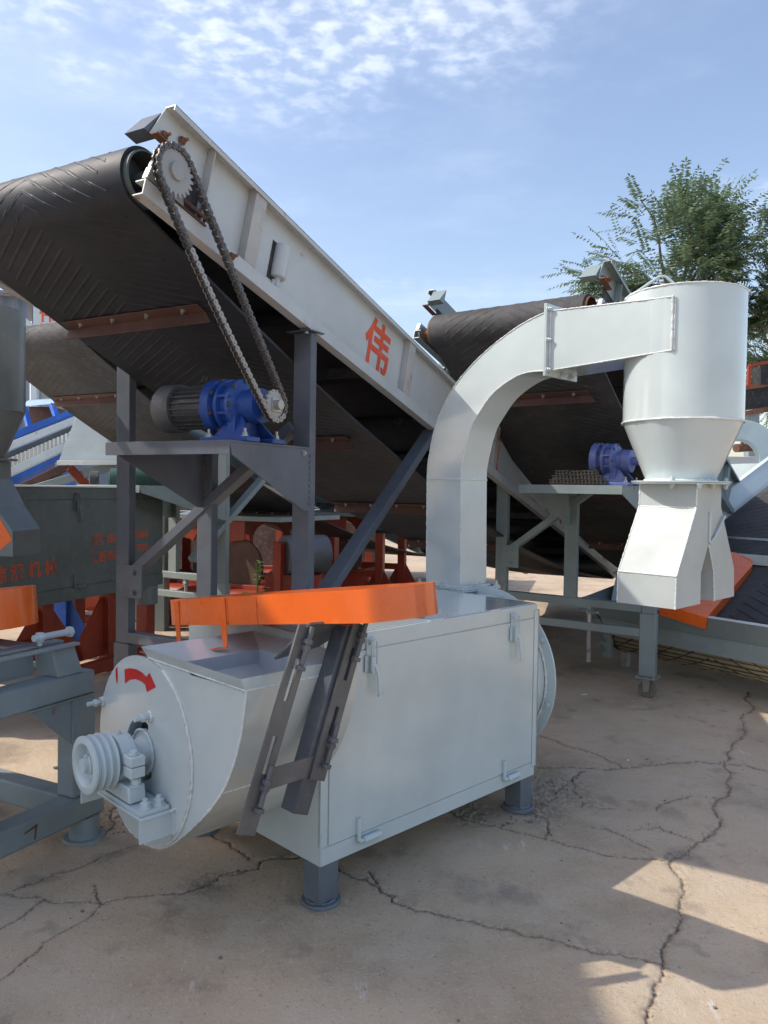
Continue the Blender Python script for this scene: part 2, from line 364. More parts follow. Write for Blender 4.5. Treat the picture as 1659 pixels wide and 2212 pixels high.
    i = np.arange(nx*ny).reshape(ny, nx); q = np.stack([i[:-1, :-1], i[:-1, 1:], i[1:, 1:], i[1:, :-1]], -1).reshape(-1, 4)
    m.loops.add(q.size); m.loops.foreach_set('vertex_index', q.ravel().astype(np.int32)); m.polygons.add(len(q))
    m.polygons.foreach_set('loop_start', np.arange(0, q.size, 4, dtype=np.int32)); m.update(calc_edges=True)
    for nm, A in (('crack', CR), ('rubble', RB)):
        a = m.attributes.new(nm, 'FLOAT', 'POINT'); a.data.foreach_set('value', A.astype(np.float32).ravel())
    m.polygons.foreach_set('use_smooth', np.ones(len(q), bool))
    o = place(m, 'ground', CONC); o['kind'] = 'structure'; o['label'] = 'cracked dusty concrete yard floor'
    return paths
def rock(mb, c, r, rng=random):
    pts = []; n = 6
    rings = [[(0, 0, -.4)], None, None, [(0, 0, .62)]]
    base = len(mb.v); vs = [V((0, 0, -.45))]
    for h, rr in ((-.2, .8), (.25, .85), (.5, .5)):
        a0 = rng.uniform(0, 1)
        for k in range(n):
            a = a0+k*2*math.pi/n; q = rr*rng.uniform(.75, 1.15); vs.append(V((q*math.cos(a), q*math.sin(a)*.85, h*rng.uniform(.8, 1.2))))
    vs.append(V((0, 0, .6))); fs = []
    for k in range(n):
        j = (k+1) % n; fs.append((0, 1+j, 1+k))
        for l in range(2): fs.append((1+l*n+k, 1+l*n+j, 1+(l+1)*n+j, 1+(l+1)*n+k))
        fs.append((1+2*n+k, 1+2*n+j, 1+3*n))
    rz = Matrix.Rotation(rng.uniform(0, 6.28), 3, 'Z'); s = (r*rng.uniform(.8, 1.2), r*rng.uniform(.7, 1.1), r*rng.uniform(.5, .8))
    mb.add([V(c)+V((p.x*s[0], p.y*s[1], p.z*s[2]+r*.22)) for p in (rz @ v for v in vs)], fs)
paths = make_ground()
rg = random.Random(5)
mb = MB()
for w, P in paths:
    for _ in range(int(10*w/.008)):
        p = P[rg.randrange(len(P))]; rock(mb, (p[0]+rg.gauss(0, .018), p[1]+rg.gauss(0, .018), .001), abs(rg.gauss(.0025, .0022))+.0018, rg)
for _ in range(260):
    x, y = rg.uniform(-1.6, 2.2), rg.uniform(1.7, 5.5); rock(mb, (x, y, .002), abs(rg.gauss(.001, .0022))+.0014, rg)
for px, py, n, s in ((1170, 1705, 46, .10), (1130, 1760, 40, .08), (1005, 1755, 30, .08), (250, 1600, 40, .10), (470, 1745, 22, .06), (240, 1790, 30, .06), (1460, 1850, 14, .03)):
    c = gnd(px, py)
    for _ in range(n): rock(mb, (c.x+rg.gauss(0, s), c.y+rg.gauss(0, s), .002), abs(rg.gauss(.004, .0035))+.0022, rg)
o = mb.build('gravel_crumbs', STONE, smooth=0); o['kind'] = 'stuff'; o['label'] = 'loose concrete crumbs along the cracks'; o['category'] = 'rubble'

# ================================================================== MAIN MACHINE (dewatering / drying unit)
L_, W_, ZB, ZT = 1.3116, .8961, .1603, .9726
def bolts(parent, pts, axis, r, h, stud=0, mat=None, name='bolt'):
    m0 = MB().bolt((0, 0, 0), axis, r, h, stud).mesh(name)
    return [place(m0, name, mat or GREYB, parent, 0, p) for p in pts]
def make_latch(parent, u, z, mat):
    t = MB()                                                     # keeper on the upper strip
    t.box((u-.020, -.010, z-.055), (u+.022, -.0065, z+.012)); t.box((u-.012, -.024, z-.012), (u+.010, -.010, z+.008))
    k = t.build('latch', mat, parent, .001)
    pl = MB(); pl.box((u-.030, -.0135, z-.112), (u-.002, -.0095, z-.052)); pl.box((u-.008, -.030, z-.118), (u+.012, -.0135, z-.055)); pl.build('latch_plate', mat, k, .001)
    w = MB()
    for s in (-.010, .018): w.path([(u+s, -.026, z-.105), (u+s, -.028, z-.05), (u+s, -.026, z-.004)], .0028, 8)
    w.path([(u-.010, -.026, z-.004), (u-.004, -.027, z+.003), (u+.012, -.027, z+.003), (u+.018, -.026, z-.004)], .0028, 8)
    w.build('wire_loop', mat, k)
    h = MB(); hp = [(u+.004, -.030, z-.085), (u+.016, -.034, z-.100), (u+.024, -.036, z-.125), (u+.026, -.037, z-.165), (u+.026, -.038, z-.200)]
    rings = []
    for i, p in enumerate(hp):
        hw = (.009, .010, .011, .009, .008)[i]; rings.append([V(p)+V((-hw, 0, 0)), V(p)+V((hw, 0, 0)), V(p)+V((hw, .004, 0)), V(p)+V((-hw, .004, 0))])
    h.loft(rings); h.tube((u+.014, -.038, z-.202), (u+.042, -.038, z-.196), .004, 8); h.build('lever', mat, k, .0008)
    b = MB().bolt((u-.006, -.026, z-.112), (0, -1, 0), .006, .006).build('nut', mat, k)
    return k
def make_hinge(parent, u, z, mat):
    h = MB(); h.tube((u+.02, -.017, z), (u+.105, -.017, z), .0135, 14); o = h.build('hinge', mat, parent)
    r = MB(); r.path([(u+.03, -.017, z), (u+.006, -.017, z), (u, -.016, z+.006), (u, -.014, z+.03), (u, -.014, z+.088)], .0085, 10); r.build('hinge_rod', mat, o)
    weld([(u-.004, -.006, z+.03), (u-.004, -.006, z+.095)], .005, 'weld_bead', mat, o)
    return o
def ring_uv(u, pts): return [V((u, a, b)) for a, b in pts]

mach = thing('dewatering_machine', 'light grey dewatering machine with blower pipe, cyclone and orange belt guard in the foreground', 'machine', (-.2085, 2.6772, 0), az_rot(.7909))
# --- casing
cs = MB(); cs.box((0, 0, ZB), (L_, W_, ZT)); casing = cs.build('casing', GREY, mach, .003)
dr = MB(); dr.box((.036, -.006, .2275), (1.283, -.0005, .9065)); door = dr.build('access_door', GREY, casing, .002)
tp = MB(); tp.box((.004, -.004, .9105), (L_-.002, -.0004, ZT-.001)); tp.build('top_strip', GREY, casing, .001)
bs = MB(); bs.box((.003, -.004, ZB+.002), (L_-.002, -.0004, .2235)); bs.build('bottom_strip', GREY, casing, .001)
bs = MB(); bs.box((1.2855, -.0085, .205), (L_+.012, -.0004, .945)); bs.box((L_+.0005, -.0085, .205), (L_+.012, .03, .945)); bs.build('corner_strip', GREY, casing, .0015)
bs = MB(); bs.box((.0, -.0015, .2275), (.0335, .012, .9065)); bs.build('edge_strip', GREY, casing, .001)
lid = MB(); lid.box((.01, .006, ZT+.0005), (L_-.006, W_-.01, ZT+.0035)); lid.build('lid', paint('glossy_lid_enamel', (.60, .64, .63), .10, .04, .04, 0, .04, coat=1.0), casing, .001)
weld([(.001, -.002, ZB+.004), (.001, -.002, .28)], .0022, 'weld_bead', GREY, casing)
weld([(.55, -.001, ZT+.001), (.64, -.001, ZT+.001)], .003, 'weld_bead', WELD, casing); weld([(.95, -.001, ZT+.001), (1.02, -.001, ZT+.001)], .003, 'weld_bead', WELD, casing)
for u in (.224, 1.118): make_latch(door, u, .938, GREYB)
for u in (.174, 1.063): make_hinge(door, u, .204, GREYB)
for k, (u, v) in enumerate(((.047, .048), (1.262, .048), (.047, W_-.05), (1.262, W_-.05))):
    lg = MB(); lg.box((u-.045, v-.045, .018), (u+.045, v+.045, ZB-.0005)); lo = lg.build('leg', paint('slate_leg_paint', (.13, .155, .18), .4, .12, .2), mach, .004)
    ft = MB(); ft.lathe([(.073, 0), (.073, .014), (.070, .018)], (u, v, 0), (0, 0, 1), 28); ft.build('foot_plate', MATS['slate_leg_paint'], lo)
    weld([(u+.052*math.cos(a), v+.052*math.sin(a), .019) for a in [i*.35 for i in range(19)]], .005, 'weld_bead', MATS['slate_leg_paint'], lo, .01)
# --- inlet trough: circular end disc flares into a U-shaped casing below the hopper
DC = (.432, .578); DR = .322
vol = [(.36, .252), (.31, .266), (.24, .302), (.162, .358), (.08, .425), (.0, .497), (-.062, .566), (-.105, .630), (-.141, .703), (-.165, .775), (-.180, .845), (-.188, .905)]
def smooth(pl, k=3):
    out = []
    for i in range(len(pl)-1):
        p0, p1, p2, p3 = pl[max(i-1, 0)], pl[i], pl[i+1], pl[min(i+2, len(pl)-1)]
        for j in range(k):
            t = j/k; out.append(tuple(.5*((2*p1[d])+(-p0[d]+p2[d])*t+(2*p0[d]-5*p1[d]+4*p2[d]-p3[d])*t*t+(-p0[d]+3*p1[d]-3*p2[d]+p3[d])*t**3) for d in (0, 1)))
    return out+[pl[-1]]
vols = smooth(vol, 4)
ep = MB(); ring = ring_uv(-.447, vols)+[V((-.447, .10, .905)), V((-.447, .30, .80)), V((-.447, .40, .60)), V((-.447, .40, .40))]
nv = len(vols)
for i in range(nv-1): ep.add([ring[i], ring[i+1], V((-.447, .36+(.12-.36)*(i+1)/nv, .45+.455*(i+1)/nv)), V((-.447, .36+(.12-.36)*i/nv, .45+.455*i/nv))], [(0, 1, 2, 3)])
ep.add([V((-.447, .12, .905)), V((-.447, .40, .905)), V((-.447, .40, .60)), V((-.447, .36, .45))], [(0, 1, 2, 3)])
trough = ep.build('end_plate', GREY, mach, 0, 0)
t2 = MB(); t2.loft([ring_uv(-.4465, vols), ring_uv(-.0008, vols)], False, False, False); t2.build('trough_shell', paint('bare_bright_enamel', (.56, .59, .56), .16, .06, .06, 0, .5, coat=.6), trough, 0, 60)
t2 = MB(); t2.lathe([(DR-.003, 0), (DR-.003, .446)], (-.447, DC[0], DC[1]), (1, 0, 0), 72, cap0=False, cap1=False); t2.build('drum_shell', GREY, trough, 0, 40)
weld([V((-.447, a, b)) for a, b in vols], .0034, 'weld_bead', WELD, trough)
weld([V((-.44, -.060, .563)), V((-.25, -.062, .563)), V((-.0, -.064, .563))], .0026, 'weld_bead', WELD, trough)
ds = MB(); n = 64
ds.loft([[V((-.456, DC[0]+r*math.cos(2*math.pi*i/n), DC[1]+r*math.sin(2*math.pi*i/n))) for i in range(n)] for r in (DR+.004, .108)], False, False)
ds.loft([[V((u, DC[0]+(DR+.004)*math.cos(2*math.pi*i/n), DC[1]+(DR+.004)*math.sin(2*math.pi*i/n))) for i in range(n)] for u in (-.456, -.448)], False, False)
ds.loft([[V((u, DC[0]+.108*math.cos(2*math.pi*i/n), DC[1]+.108*math.sin(2*math.pi*i/n))) for i in range(n)] for u in (-.456, -.40)], False, False)
disc = ds.build('end_disc', GREY, trough, 0, 40)
inn = MB().lathe([(.14, 0), (.14, .004)], (-.405, DC[0], DC[1]), (1, 0, 0), 32); inn.build('recess_shade_disc', DARKIN, disc)  # near-black disc paints the shaded depth of the shaft hole
weld([V((-.449, DC[0]+(DR+.006)*math.cos(a), DC[1]+(DR+.006)*math.sin(a))) for a in [2.0+i*.03 for i in range(106)]], .0062, 'weld_bead', WELD, trough)
arrow = []
for i in range(11):
    a = 2.02-i*.095; arrow.append((a, .264 if i < 9 else .264))
def dp(a, r): return V((-.4575, DC[0]-(-math.cos(a))*r, DC[1]+math.sin(a)*r))
am = MB(); outer = [dp(1.98-i*.07+0, .275) for i in range(9)]; 
A = lambda v, z: V((-.4568, v, z))
pts = [A(.562, .838), A(.52, .848), A(.47, .853), A(.43, .850), A(.395, .838), A(.382, .833), A(.375, .852), A(.330, .815), A(.348, .803), A(.382, .790), A(.388, .808), A(.42, .814), A(.455, .818), A(.50, .812), A(.535, .800), A(.560, .784), A(.545, .812)]
# triangulate as quad strip between outer and inner edge
oe = [A(.560, .836), A(.52, .848), A(.47, .853), A(.43, .850), A(.397, .840)]; ie = [A(.556, .786), A(.52, .806), A(.475, .817), A(.435, .817), A(.406, .811)]
for k in range(4): am.add([oe[k], oe[k+1], ie[k+1], ie[k]], [(0, 1, 2, 3)])
am.add([A(.375, .858), A(.329, .817), A(.392, .787), A(.406, .811), A(.397, .840)], [(0, 1, 2, 3, 4)])
am.build('rotation_arrow', REDSPRAY, disc, 0, 0)
s2 = MB(); s2.add([A(.632, .822), A(.617, .838), A(.612, .80), A(.617, .772), A(.628, .785)], [(0, 1, 2, 3, 4)]); s2.build('spray_mark', REDSPRAY, disc, 0, 0)
for v, z in ((.736, .683), (.367, .708)):
    s = MB(); s.tube((-.456, v, z), (-.515, v, z), .0085, 12); s.hexn((-.478, v, z), (-1, 0, 0), .0145, .013); so_ = s.build('stud', GREYB, disc)
    weld([V((-.459, v+.015*math.cos(a), z+.015*math.sin(a))) for a in [i*.6 for i in range(12)]], .006, 'weld_bead', WELD, so_)
# --- shaft, bearing, pulley
sh = MB(); sh.tube((-.40, .43, .57), (-.668, .43, .57), .024, 20); shaft = sh.build('shaft', GREYB, mach)
hb = MB(); hb.lathe([(.077, 0), (.077, .012), (.052, .014), (.043, .05), (.040, .06)], (-.438, .43, .57), (-1, 0, 0), 36); hb.build('hub_flange', GREYB, shaft)
weld([V((-.452, .43+.075*math.cos(a), .57+.075*math.sin(a))) for a in [i*.1 for i in range(64)]], .005, 'weld_bead', GREYB, shaft)
bh = MB(); bh.lathe([(.060, 0), (.078, .002), (.080, .010), (.080, .055), (.076, .060), (.055, .062)], (-.505, .43, .572), (-1, 0, 0), 40)
for s in (-1, 1): bh.box((-.565, .43+s*.105-.033, .535), (-.512, .43+s*.105+.033, .571)); bh.box((-.565, .43+s*.105-.033, .573), (-.512, .43+s*.105+.033, .606))
bh.hexa([V((-.565, .30, .452)), V((-.505, .30, .452)), V((-.505, .56, .452)), V((-.565, .56, .452)), V((-.565, .31, .505)), V((-.505, .31, .505)), V((-.505, .55, .505)), V((-.565, .55, .505))])
bh.lathe([(.04, 0), (.055, .05)], (-.536, .43, .49), (0, 0, 1), 16)
brg = bh.build('bearing_housing', GREYB, mach, .004)
bf = MB(); bf.lathe([(.079, 0), (.079, .007)], (-.566, .43, .572), (-1, 0, 0), 36); bfo = bf.build('bearing_cover', paint('grease_grey', (.24, .26, .27), .5, .2, .3), brg)
bolts(bfo, [(-.573, .43+.066*math.cos(a), .572+.066*math.sin(a)) for a in (.8, 2.35, 3.93, 5.5)], (-1, 0, 0), .0075, .008)
bolts(brg, [(-.538, .325, .607), (-.538, .535, .607)], (0, 0, 1), .013, .010)
bolts(brg, [(-.535, .315, .506), (-.535, .545, .506)], (0, 0, 1), .016, .018, .012)
bolts(brg, [(-.54, .43, .652)], (0, 0, 1), .006, .006, .006)
text('6213', 'cast_number', GREYB, brg, (-.5658, .345, .478), (0, -1, 0), (0, 0, 1), .030, .02)
pl = MB(); g = []
x = -.576; prof = [(.030, 0), (.088, 0)]
for k in range(3): prof += [(.095, .004+k*.024), (.095, .007+k*.024), (.078, .014+k*.024), (.078, .018+k*.024)]
prof += [(.095, .076), (.095, .084), (.091, .086), (.072, .086), (.066, .080), (.060, .052), (.034, .046), (.033, .074), (.022, .076), (.021, .082), (.004, .082)]
pl.lathe(prof, (x, .43, .571), (-1, 0, 0), 48); pl.build('pulley', GREYB, shaft, 0, 40)
ky = MB(); ky.box((x-.080, .424, .596), (x-.05, .436, .606)); ky.build('shaft_key', GREYB, shaft, .001)
# bearing bracket
bk = MB(); bk.box((-.572, .205, .424), (-.456, .655, .433)); bko = bk.build('bearing_bracket', GREYB, mach, .002)
b2 = MB(); b2.box((-.567, .222, .4335), (-.462, .638, .447)); b2.build('adjust_plate', GREYB, bko, .002)
for v in (.208, .648): b2 = MB(); b2.box((-.575, v, .352), (-.456, v+.008, .4235)); b2.build('bracket_web', GREYB, bko, .0015)
b2 = MB(); b2.box((-.500, .216, .352), (-.484, .23, .4235)); b2.build('bracket_stiffener', GREYB, bko, .0015)
bolts(bko, [(-.535, .25, .4475), (-.487, .25, .4475), (-.535, .61, .4475), (-.487, .61, .4475)], (0, 0, 1), .0155, .018, .010)
weld([(-.456, .208, .437), (-.456, .208, .352)], .005, 'weld_bead', WELD, bko); weld([(-.470, .2, .435), (-.44, .2, .44), (-.456, .21, .36)], .004, 'weld_bead', WELD, bko)
# --- hopper
hr = [V((-.468, -.190, .942)), V((-.004, -.190, .942)), V((-.004, .41, .942)), V((-.468, .41, .942))]
ht = [V((-.425, -.140, .902)), V((-.075, -.140, .902)), V((-.075, .27, .902)), V((-.425, .27, .902))]
hd = [V((p.x, p.y, .70)) for p in ht]
def inset(ps, d): c = sum(ps, V())/4; return [p+(c-p).normalized()*d for p in ps]
hp = MB(); hp.loft([hr, ht], False, False); hop = hp.build('hopper', GREY, mach, 0, 0)
h2 = MB(); h2.loft([ht, hd], False, False); h2.add(hd, [(0, 1, 2, 3)]); h2.build('hopper_throat', GALV, hop, 0, 0)
ap = MB(); ho = [V((-.449, -.186, .9045)), V((-.001, -.186, .9045)), V((-.001, .40, .9045)), V((-.449, .40, .9045))]
hr2 = [p+V((-.0015 if p.x < -.2 else .0015, -.0015 if p.y < 0 else .0015, .0015)) for p in hr]
ap.loft([hr2, ho], False, False); ap.loft([hr2, hr], False, False); ap.build('hopper_skirt', GREY, hop, 0, 0)
weld([ho[0], ho[1]], .003, 'weld_bead', WELD, hop); weld([ho[3], ho[0]], .003, 'weld_bead', WELD, hop)
rb = MB(); rb.box((-.43, .44, .903), (-.385, .50, .908)); o = rb.build('rust_scrap', RUST, None, .001)
o.matrix_world = mach.matrix_basis @ Matrix.Translation((0, 0, 0)) if False else Matrix.Translation((-.2085, 2.6772, 0)) @ Matrix.Rotation(az_rot(.7909), 4, 'Z')
tag(o, 'small rusty steel offcut lying on top of the grey drum end', 'scrap')
# --- slotted tensioner arms and square tube carrying the guard
def lean(u0, z0, s, t): return None
arm_d = V((.213, 0, .568)).normalized(); arm_n = V((0, -1, 0)); arm_s = V((.568, 0, -.213)).normalized()
def make_arm(u0, z0, ln, vpl):
    """slotted flat bar: two rails, bridges at ends and middle"""
    p0 = V((u0, vpl, z0)); w = .031; t = V((0, -.008, 0)); m = MB()
    def q(a, b, c, d):   # rectangle in (side, along)
        m.prism([p0+arm_s*a+arm_d*c, p0+arm_s*b+arm_d*c, p0+arm_s*b+arm_d*d, p0+arm_s*a+arm_d*d], t)
    cuts = [(ln*.28, ln*.46), (ln*.63, ln*.84)]
    y = 0
    for a, b in cuts:
        q(-w, w, y, a); q(-w, -.008, a, b); q(.008, w, a, b); y = b
    q(-w, w, y, ln)
    o = m.build('tension_arm', BRKT, mach, 0)
    for k, l in ((0, ln*.22), (1, ln*.90)):
        c = p0+arm_d*l+V((0, -.020, 0))+arm_s*.010
        s = MB(); s.tube(c-arm_d*.05, c+arm_d*.065, .0082, 12); s.build('jack_bolt', paint('dark_bolt', (.11, .115, .125), .4, .2, .3), o)
        s = MB(); s.hexn(c-arm_d*.055, -arm_d, .0155, .013); s.build('bolt_head', MATS['dark_bolt'], o); s = MB(); s.hexn(c+arm_d*.012, arm_d, .0155, .014); s.build('nut', MATS['dark_bolt'], o)
        s = MB(); s.tube(c+V((0, .022, 0)), c-V((0, .006, 0)), .012, 10); s.build('eyelet', MATS['dark_bolt'], o)
    return o
make_arm(-.494, .517, .605, -.254); make_arm(-.236, .607, .492, -.254)
cr = MB(); cr.prism([V((-.425, -.2535, .622)), V((-.245, -.2535, .622)), V((-.225, -.2535, .682)), V((-.402, -.2535, .682))], (0, .006, 0)); cr.build('arm_crossbar', BRKT, mach, .001)
tb = MB(); c0 = V((-.290, -.2195, .513)); tb.beam(c0, c0+arm_d*.60, .062, .064, (0, -1, 0)); tbo = tb.build('square_tube', paint('charcoal_tube', (.062, .072, .088), .36, .15, .2), mach, .004)
mp = MB(); mp.prism([V((-.25, -.06, .945)), V((-.06, -.05, .96)), V((-.045, -.245, 1.075)), V((-.255, -.245, 1.085))], (0, .006, .006)); mp.build('motor_plate', BRKT, mach, .001)
# --- orange belt guard lying over the hopper, tipped away from the viewer
gax = V((0, 1, -.142)).normalized(); gup = V((0, .142, 1)).normalized(); g0 = V((-.20, -.415, 1.204))
def guard_outline(off=0.0):
    pts = []                       # (u from -.1, along v)
    pts += [(0, 1.09), (0, .72), (0, .54), (0, 0)]
    pts += [(.015, -.022), (.05, -.043), (.10, -.058), (.15, -.066), (.20, -.066), (.245, -.056), (.28, -.035), (.30, -.012)]
    pts += [(.31, .0), (.31, .39), (.29, .72), (.26, 1.09)]
    for i in range(1, 12):
        a = math.pi*i/12; pts.append((.13+.13*math.cos(a), 1.09+.13*math.sin(a)))
    return pts
gp = guard_outline()
def gpt(a, b, h): return g0+V((a, 0, 0))+gax*b-gup*h
cc = (.18, .5)
gm = MB()
top = [gpt(a, b, 0) for a, b in gp]; bot = [gpt(a, b, .0975) for a, b in gp]
ins = [(a+(.0025 if a < .15 else -.0025), b) for a, b in gp]
gm.loft([top, bot], False, False); gm.loft([[gpt(a, b, .0) for a, b in ins], [gpt(a, b, .0975) for a, b in ins]], False, False); gm.loft([bot, [gpt(a, b, .0975) for a, b in ins]], False, False)
gm.prism([gpt(a, b, 0) for a, b in gp], gup*.002)
guard = gm.build('belt_guard', ORANGE, mach, 0, 62)
for b in (.54, .72): weld([gpt(-.001, b, .003), gpt(-.001, b, .096)], .003, 'weld_bead', ORANGE, guard)
ls = MB(); ls.prism([gpt(-.002, .725, .002), gpt(-.002, .765, .002), gpt(-.002, .765, .0975), gpt(-.002, .755, .178), gpt(-.002, .728, .178), gpt(-.002, .725, .0975)], (-.004, 0, 0)); ls.prism([gpt(-.002, .728, .176), gpt(-.002, .755, .176), gpt(-.05, .77, .175), gpt(-.05, .745, .175)], gup*-.004); ls.build('mounting_leg', ORANGE, guard, .0008)
ls = MB(); ls.prism([gpt(-.001, 1.055, .002), gpt(-.001, 1.09, .002), gpt(.004, 1.09, .24), gpt(.004, 1.065, .24)], (-.004, 0, 0)); ls.build('mounting_leg', ORANGE, guard, .0008)
text('0000', 'stencil_digits', TEXTO, guard, gpt(.05, .19, .0935), (0, -1, 0), (-1, 0, 0), .085, .03)
bk2 = MB(); bk2.prism([gpt(.005, .04, .092), gpt(.30, .04, .092), gpt(.30, .36, .092), gpt(.005, .36, .092)], gup*.003); bk2.build('guard_back_plate', BRKT, guard)
# --- blower housing at the far end
fh = MB(); fc = (.425, .565)
fh.lathe([(.40, 0), (.405, .05), (.375, .16)], (L_+.001, fc[0], fc[1]), (1, 0, 0), 64); fan = fh.build('blower_housing', GREY, mach, 0, 40)
fl = MB(); fl.lathe([(.375, .0), (.437, 0), (.437, .008), (.375, .008)], (L_+.155, fc[0], fc[1]), (1, 0, 0), 72); flo = fl.build('blower_flange', GREY, fan, .0015, 40)
weld([V((L_+.152, fc[0]+.385*math.cos(a), fc[1]+.385*math.sin(a))) for a in [i*.06 for i in range(106)]], .006, 'weld_bead', WELD, fan)
bolts(flo, [(L_+.154, fc[0]+.412*math.cos(a), fc[1]+.412*math.sin(a)) for a in [R(15+45*i) for i in range(8)]], (-1, 0, 0), .012, .011)
nk = MB(); nk.box((1.372, .505, .80), (1.64, .79, .968)); nk.build('outlet_neck', GREY, fan, .003)
fg = MB(); fg.box((1.345, .475, .9685), (1.668, .815, .9765)); fg.box((1.347, .477, .9775), (1.666, .813, .985)); fgo = fg.build('pipe_flange', GREY, fan, .001)
bolts(fgo, [(u, v, .9853) for u, v in ((1.362, .495), (1.362, .64), (1.362, .795), (1.51, .492), (1.65, .492), (1.65, .795), (1.51, .797))], (0, 0, 1), .011, .012, .012)
# --- swan-neck pipe: rectangular section swept in the v-z plane
U0, U1 = 1.39, 1.61
cl_out = [(.770, .985), (.774, 1.30), (.776, 1.56), (.772, 1.645), (.735, 1.808), (.675, 1.935), (.584, 2.057), (.475, 2.150), (.360, 2.224), (.275, 2.268), (.192, 2.305), (.10, 2.335), (.026, 2.352)]
cl_in = [(.528, .985), (.534, 1.30), (.538, 1.56), (.532, 1.642), (.485, 1.809), (.425, 1.900), (.354, 1.979), (.275, 2.030), (.200, 2.062), (.155, 2.072), (.12, 2.076), (.07, 2.075), (.026, 2.072)]
def smooth(pl, k=3):
    out = []
    for i in range(len(pl)-1):
        p0, p1, p2, p3 = pl[max(i-1, 0)], pl[i], pl[i+1], pl[min(i+2, len(pl)-1)]
        for j in range(k):
            t = j/k; out.append(tuple(.5*((2*p1[d])+(-p0[d]+p2[d])*t+(2*p0[d]-5*p1[d]+4*p2[d]-p3[d])*t*t+(-p0[d]+3*p1[d]-3*p2[d]+p3[d])*t**3) for d in (0, 1)))
    return out+[pl[-1]]
so_o, so_i = smooth(cl_out), smooth(cl_in)
pm = MB(); pm.loft([[V((U0, *a)), V((U1, *a)), V((U1, *b)), V((U0, *b))] for a, b in zip(so_o, so_i)], False, False)
pipe = pm.build('blower_pipe', GREY, mach, .002, 30)
for s, e in ((so_o, U0), (so_i, U0)): weld([V((e-.001, *p)) for p in s], .0028, 'weld_bead', WELD, pipe, .009)
weld([(U0-.001, .777, 1.557), (U0-.001, .537, 1.557), (U1, .537, 1.557)], .0042, 'weld_bead', WELD, pipe)
weld([(U0-.003, .80, .988), (U0-.003, .515, .988), (U1+.01, .515, .988)], .006, 'weld_bead', WELD, pipe)
# flange pair at the horizontal duct
df = MB(); df.box((U0-.030, .012, 2.045), (U1+.03, .0185, 2.385)); df.box((U0-.030, .0195, 2.045), (U1+.03, .026, 2.385)); dfo = df.build('duct_flange', GREY, pipe, .001)
bolts(dfo, [(U0-.018, .0115, z) for z in (2.075, 2.215, 2.36)]+[(1.5, .0115, 2.058), (1.58, .0115, 2.058)], (0, -1, 0), .0095, .010, .008)
weld([(U0-.002, .008, 2.06), (U0-.002, .008, 2.36)], .005, 'weld_bead', WELD, dfo)
dm = MB(); dm.loft([[V((U0, .0115, 2.072)), V((U1+.03, .0115, 2.072)), V((U1+.03, .0115, 2.352)), V((U0, .0115, 2.352))],
                    [V((U0, -.60, 2.098)), V((U1+.03, -.60, 2.098)), V((U1+.03, -.60, 2.320)), V((U0, -.60, 2.320))]], False, True)
duct = dm.build('inlet_duct', GREY, pipe, .002)
weld([(U0-.001, .008, 2.352), (U0-.001, -.59, 2.320)], .0032, 'weld_bead', WELD, duct); weld([(U0-.001, .008, 2.072), (U0-.001, -.59, 2.098)], .003, 'weld_bead', WELD, duct)
weld([(U0-.001, -.588, 2.325), (U0-.001, -.588, 2.095)], .006, 'weld_bead', WELD, duct)
# --- cyclone
CU, CV, CRd = 1.642, -.526, .255
cy = MB(); cy.lathe([(CRd-.004, 2.30), (CRd-.004, 2.372), (CRd, 2.374), (CRd, 1.816)], (CU, CV, 0), (0, 0, 1), 72, cap0=True, cap1=False)
cyc = cy.build('cyclone', GREY, mach, 0, 30)
cn = MB(); cn.lathe([(CRd-.001, 1.8155), (.149, 1.558)], (CU, CV, 0), (0, 0, 1), 72, cap0=False, cap1=True); cone = cn.build('cyclone_cone', GREY, cyc, 0, 30)
def circ(r, z, n=120): return [V((CU+r*math.cos(2*math.pi*i/n), CV+r*math.sin(2*math.pi*i/n), z)) for i in range(n+1)]
weld(circ(CRd+.001, 1.815), .0048, 'weld_bead', WELD, cyc, .012); weld(circ(CRd, 2.374), .004, 'weld_bead', WELD, cyc, .012); weld(circ(.151, 1.557), .005, 'weld_bead', WELD, cone, .012)
hd_ = MB(); hd_.path([(CU-.12, CV+.20, 2.372), (CU-.10, CV+.18, 2.41), (CU-.05, CV+.10, 2.475), (CU-.035, CV+.08, 2.475), (CU+.02, CV-.02, 2.372)], .006, 8); hd_.build('lifting_handle', GREY, cyc)
cf = MB(); cf.lathe([(.212, 1.548), (.212, 1.5535)], (CU, CV, 0), (0, 0, 1), 56); cf.lathe([(.208, 1.541), (.208, 1.5468)], (CU, CV, 0), (0, 0, 1), 56); cfo = cf.build('chute_flange', GREY, cyc, .001)
bolts(cfo, [(CU-.15, CV-.03, 1.5405), (CU, CV-.145, 1.5405), (CU+.14, CV-.145, 1.5405), (CU-.14, CV-.145, 1.5405)], (0, 0, -1), .011, .012, .006)
bolts(cfo, [(CU-.15, CV-.03, 1.554), (CU+.14, CV-.145, 1.554)], (0, 0, 1), .011, .010, .006)
# two-legged chute
v0, v1 = -.655, -.395
def leg_ring(ua, ub, z): return [V((ua, v0, z)), V((ub, v0, z)), V((ub, v1, z)), V((ua, v1, z))]
ch = MB(); ch.loft([leg_ring(1.519, 1.776, 1.5405), leg_ring(1.517, 1.778, 1.440), leg_ring(1.4178, 1.8733, 1.28)], False, False)
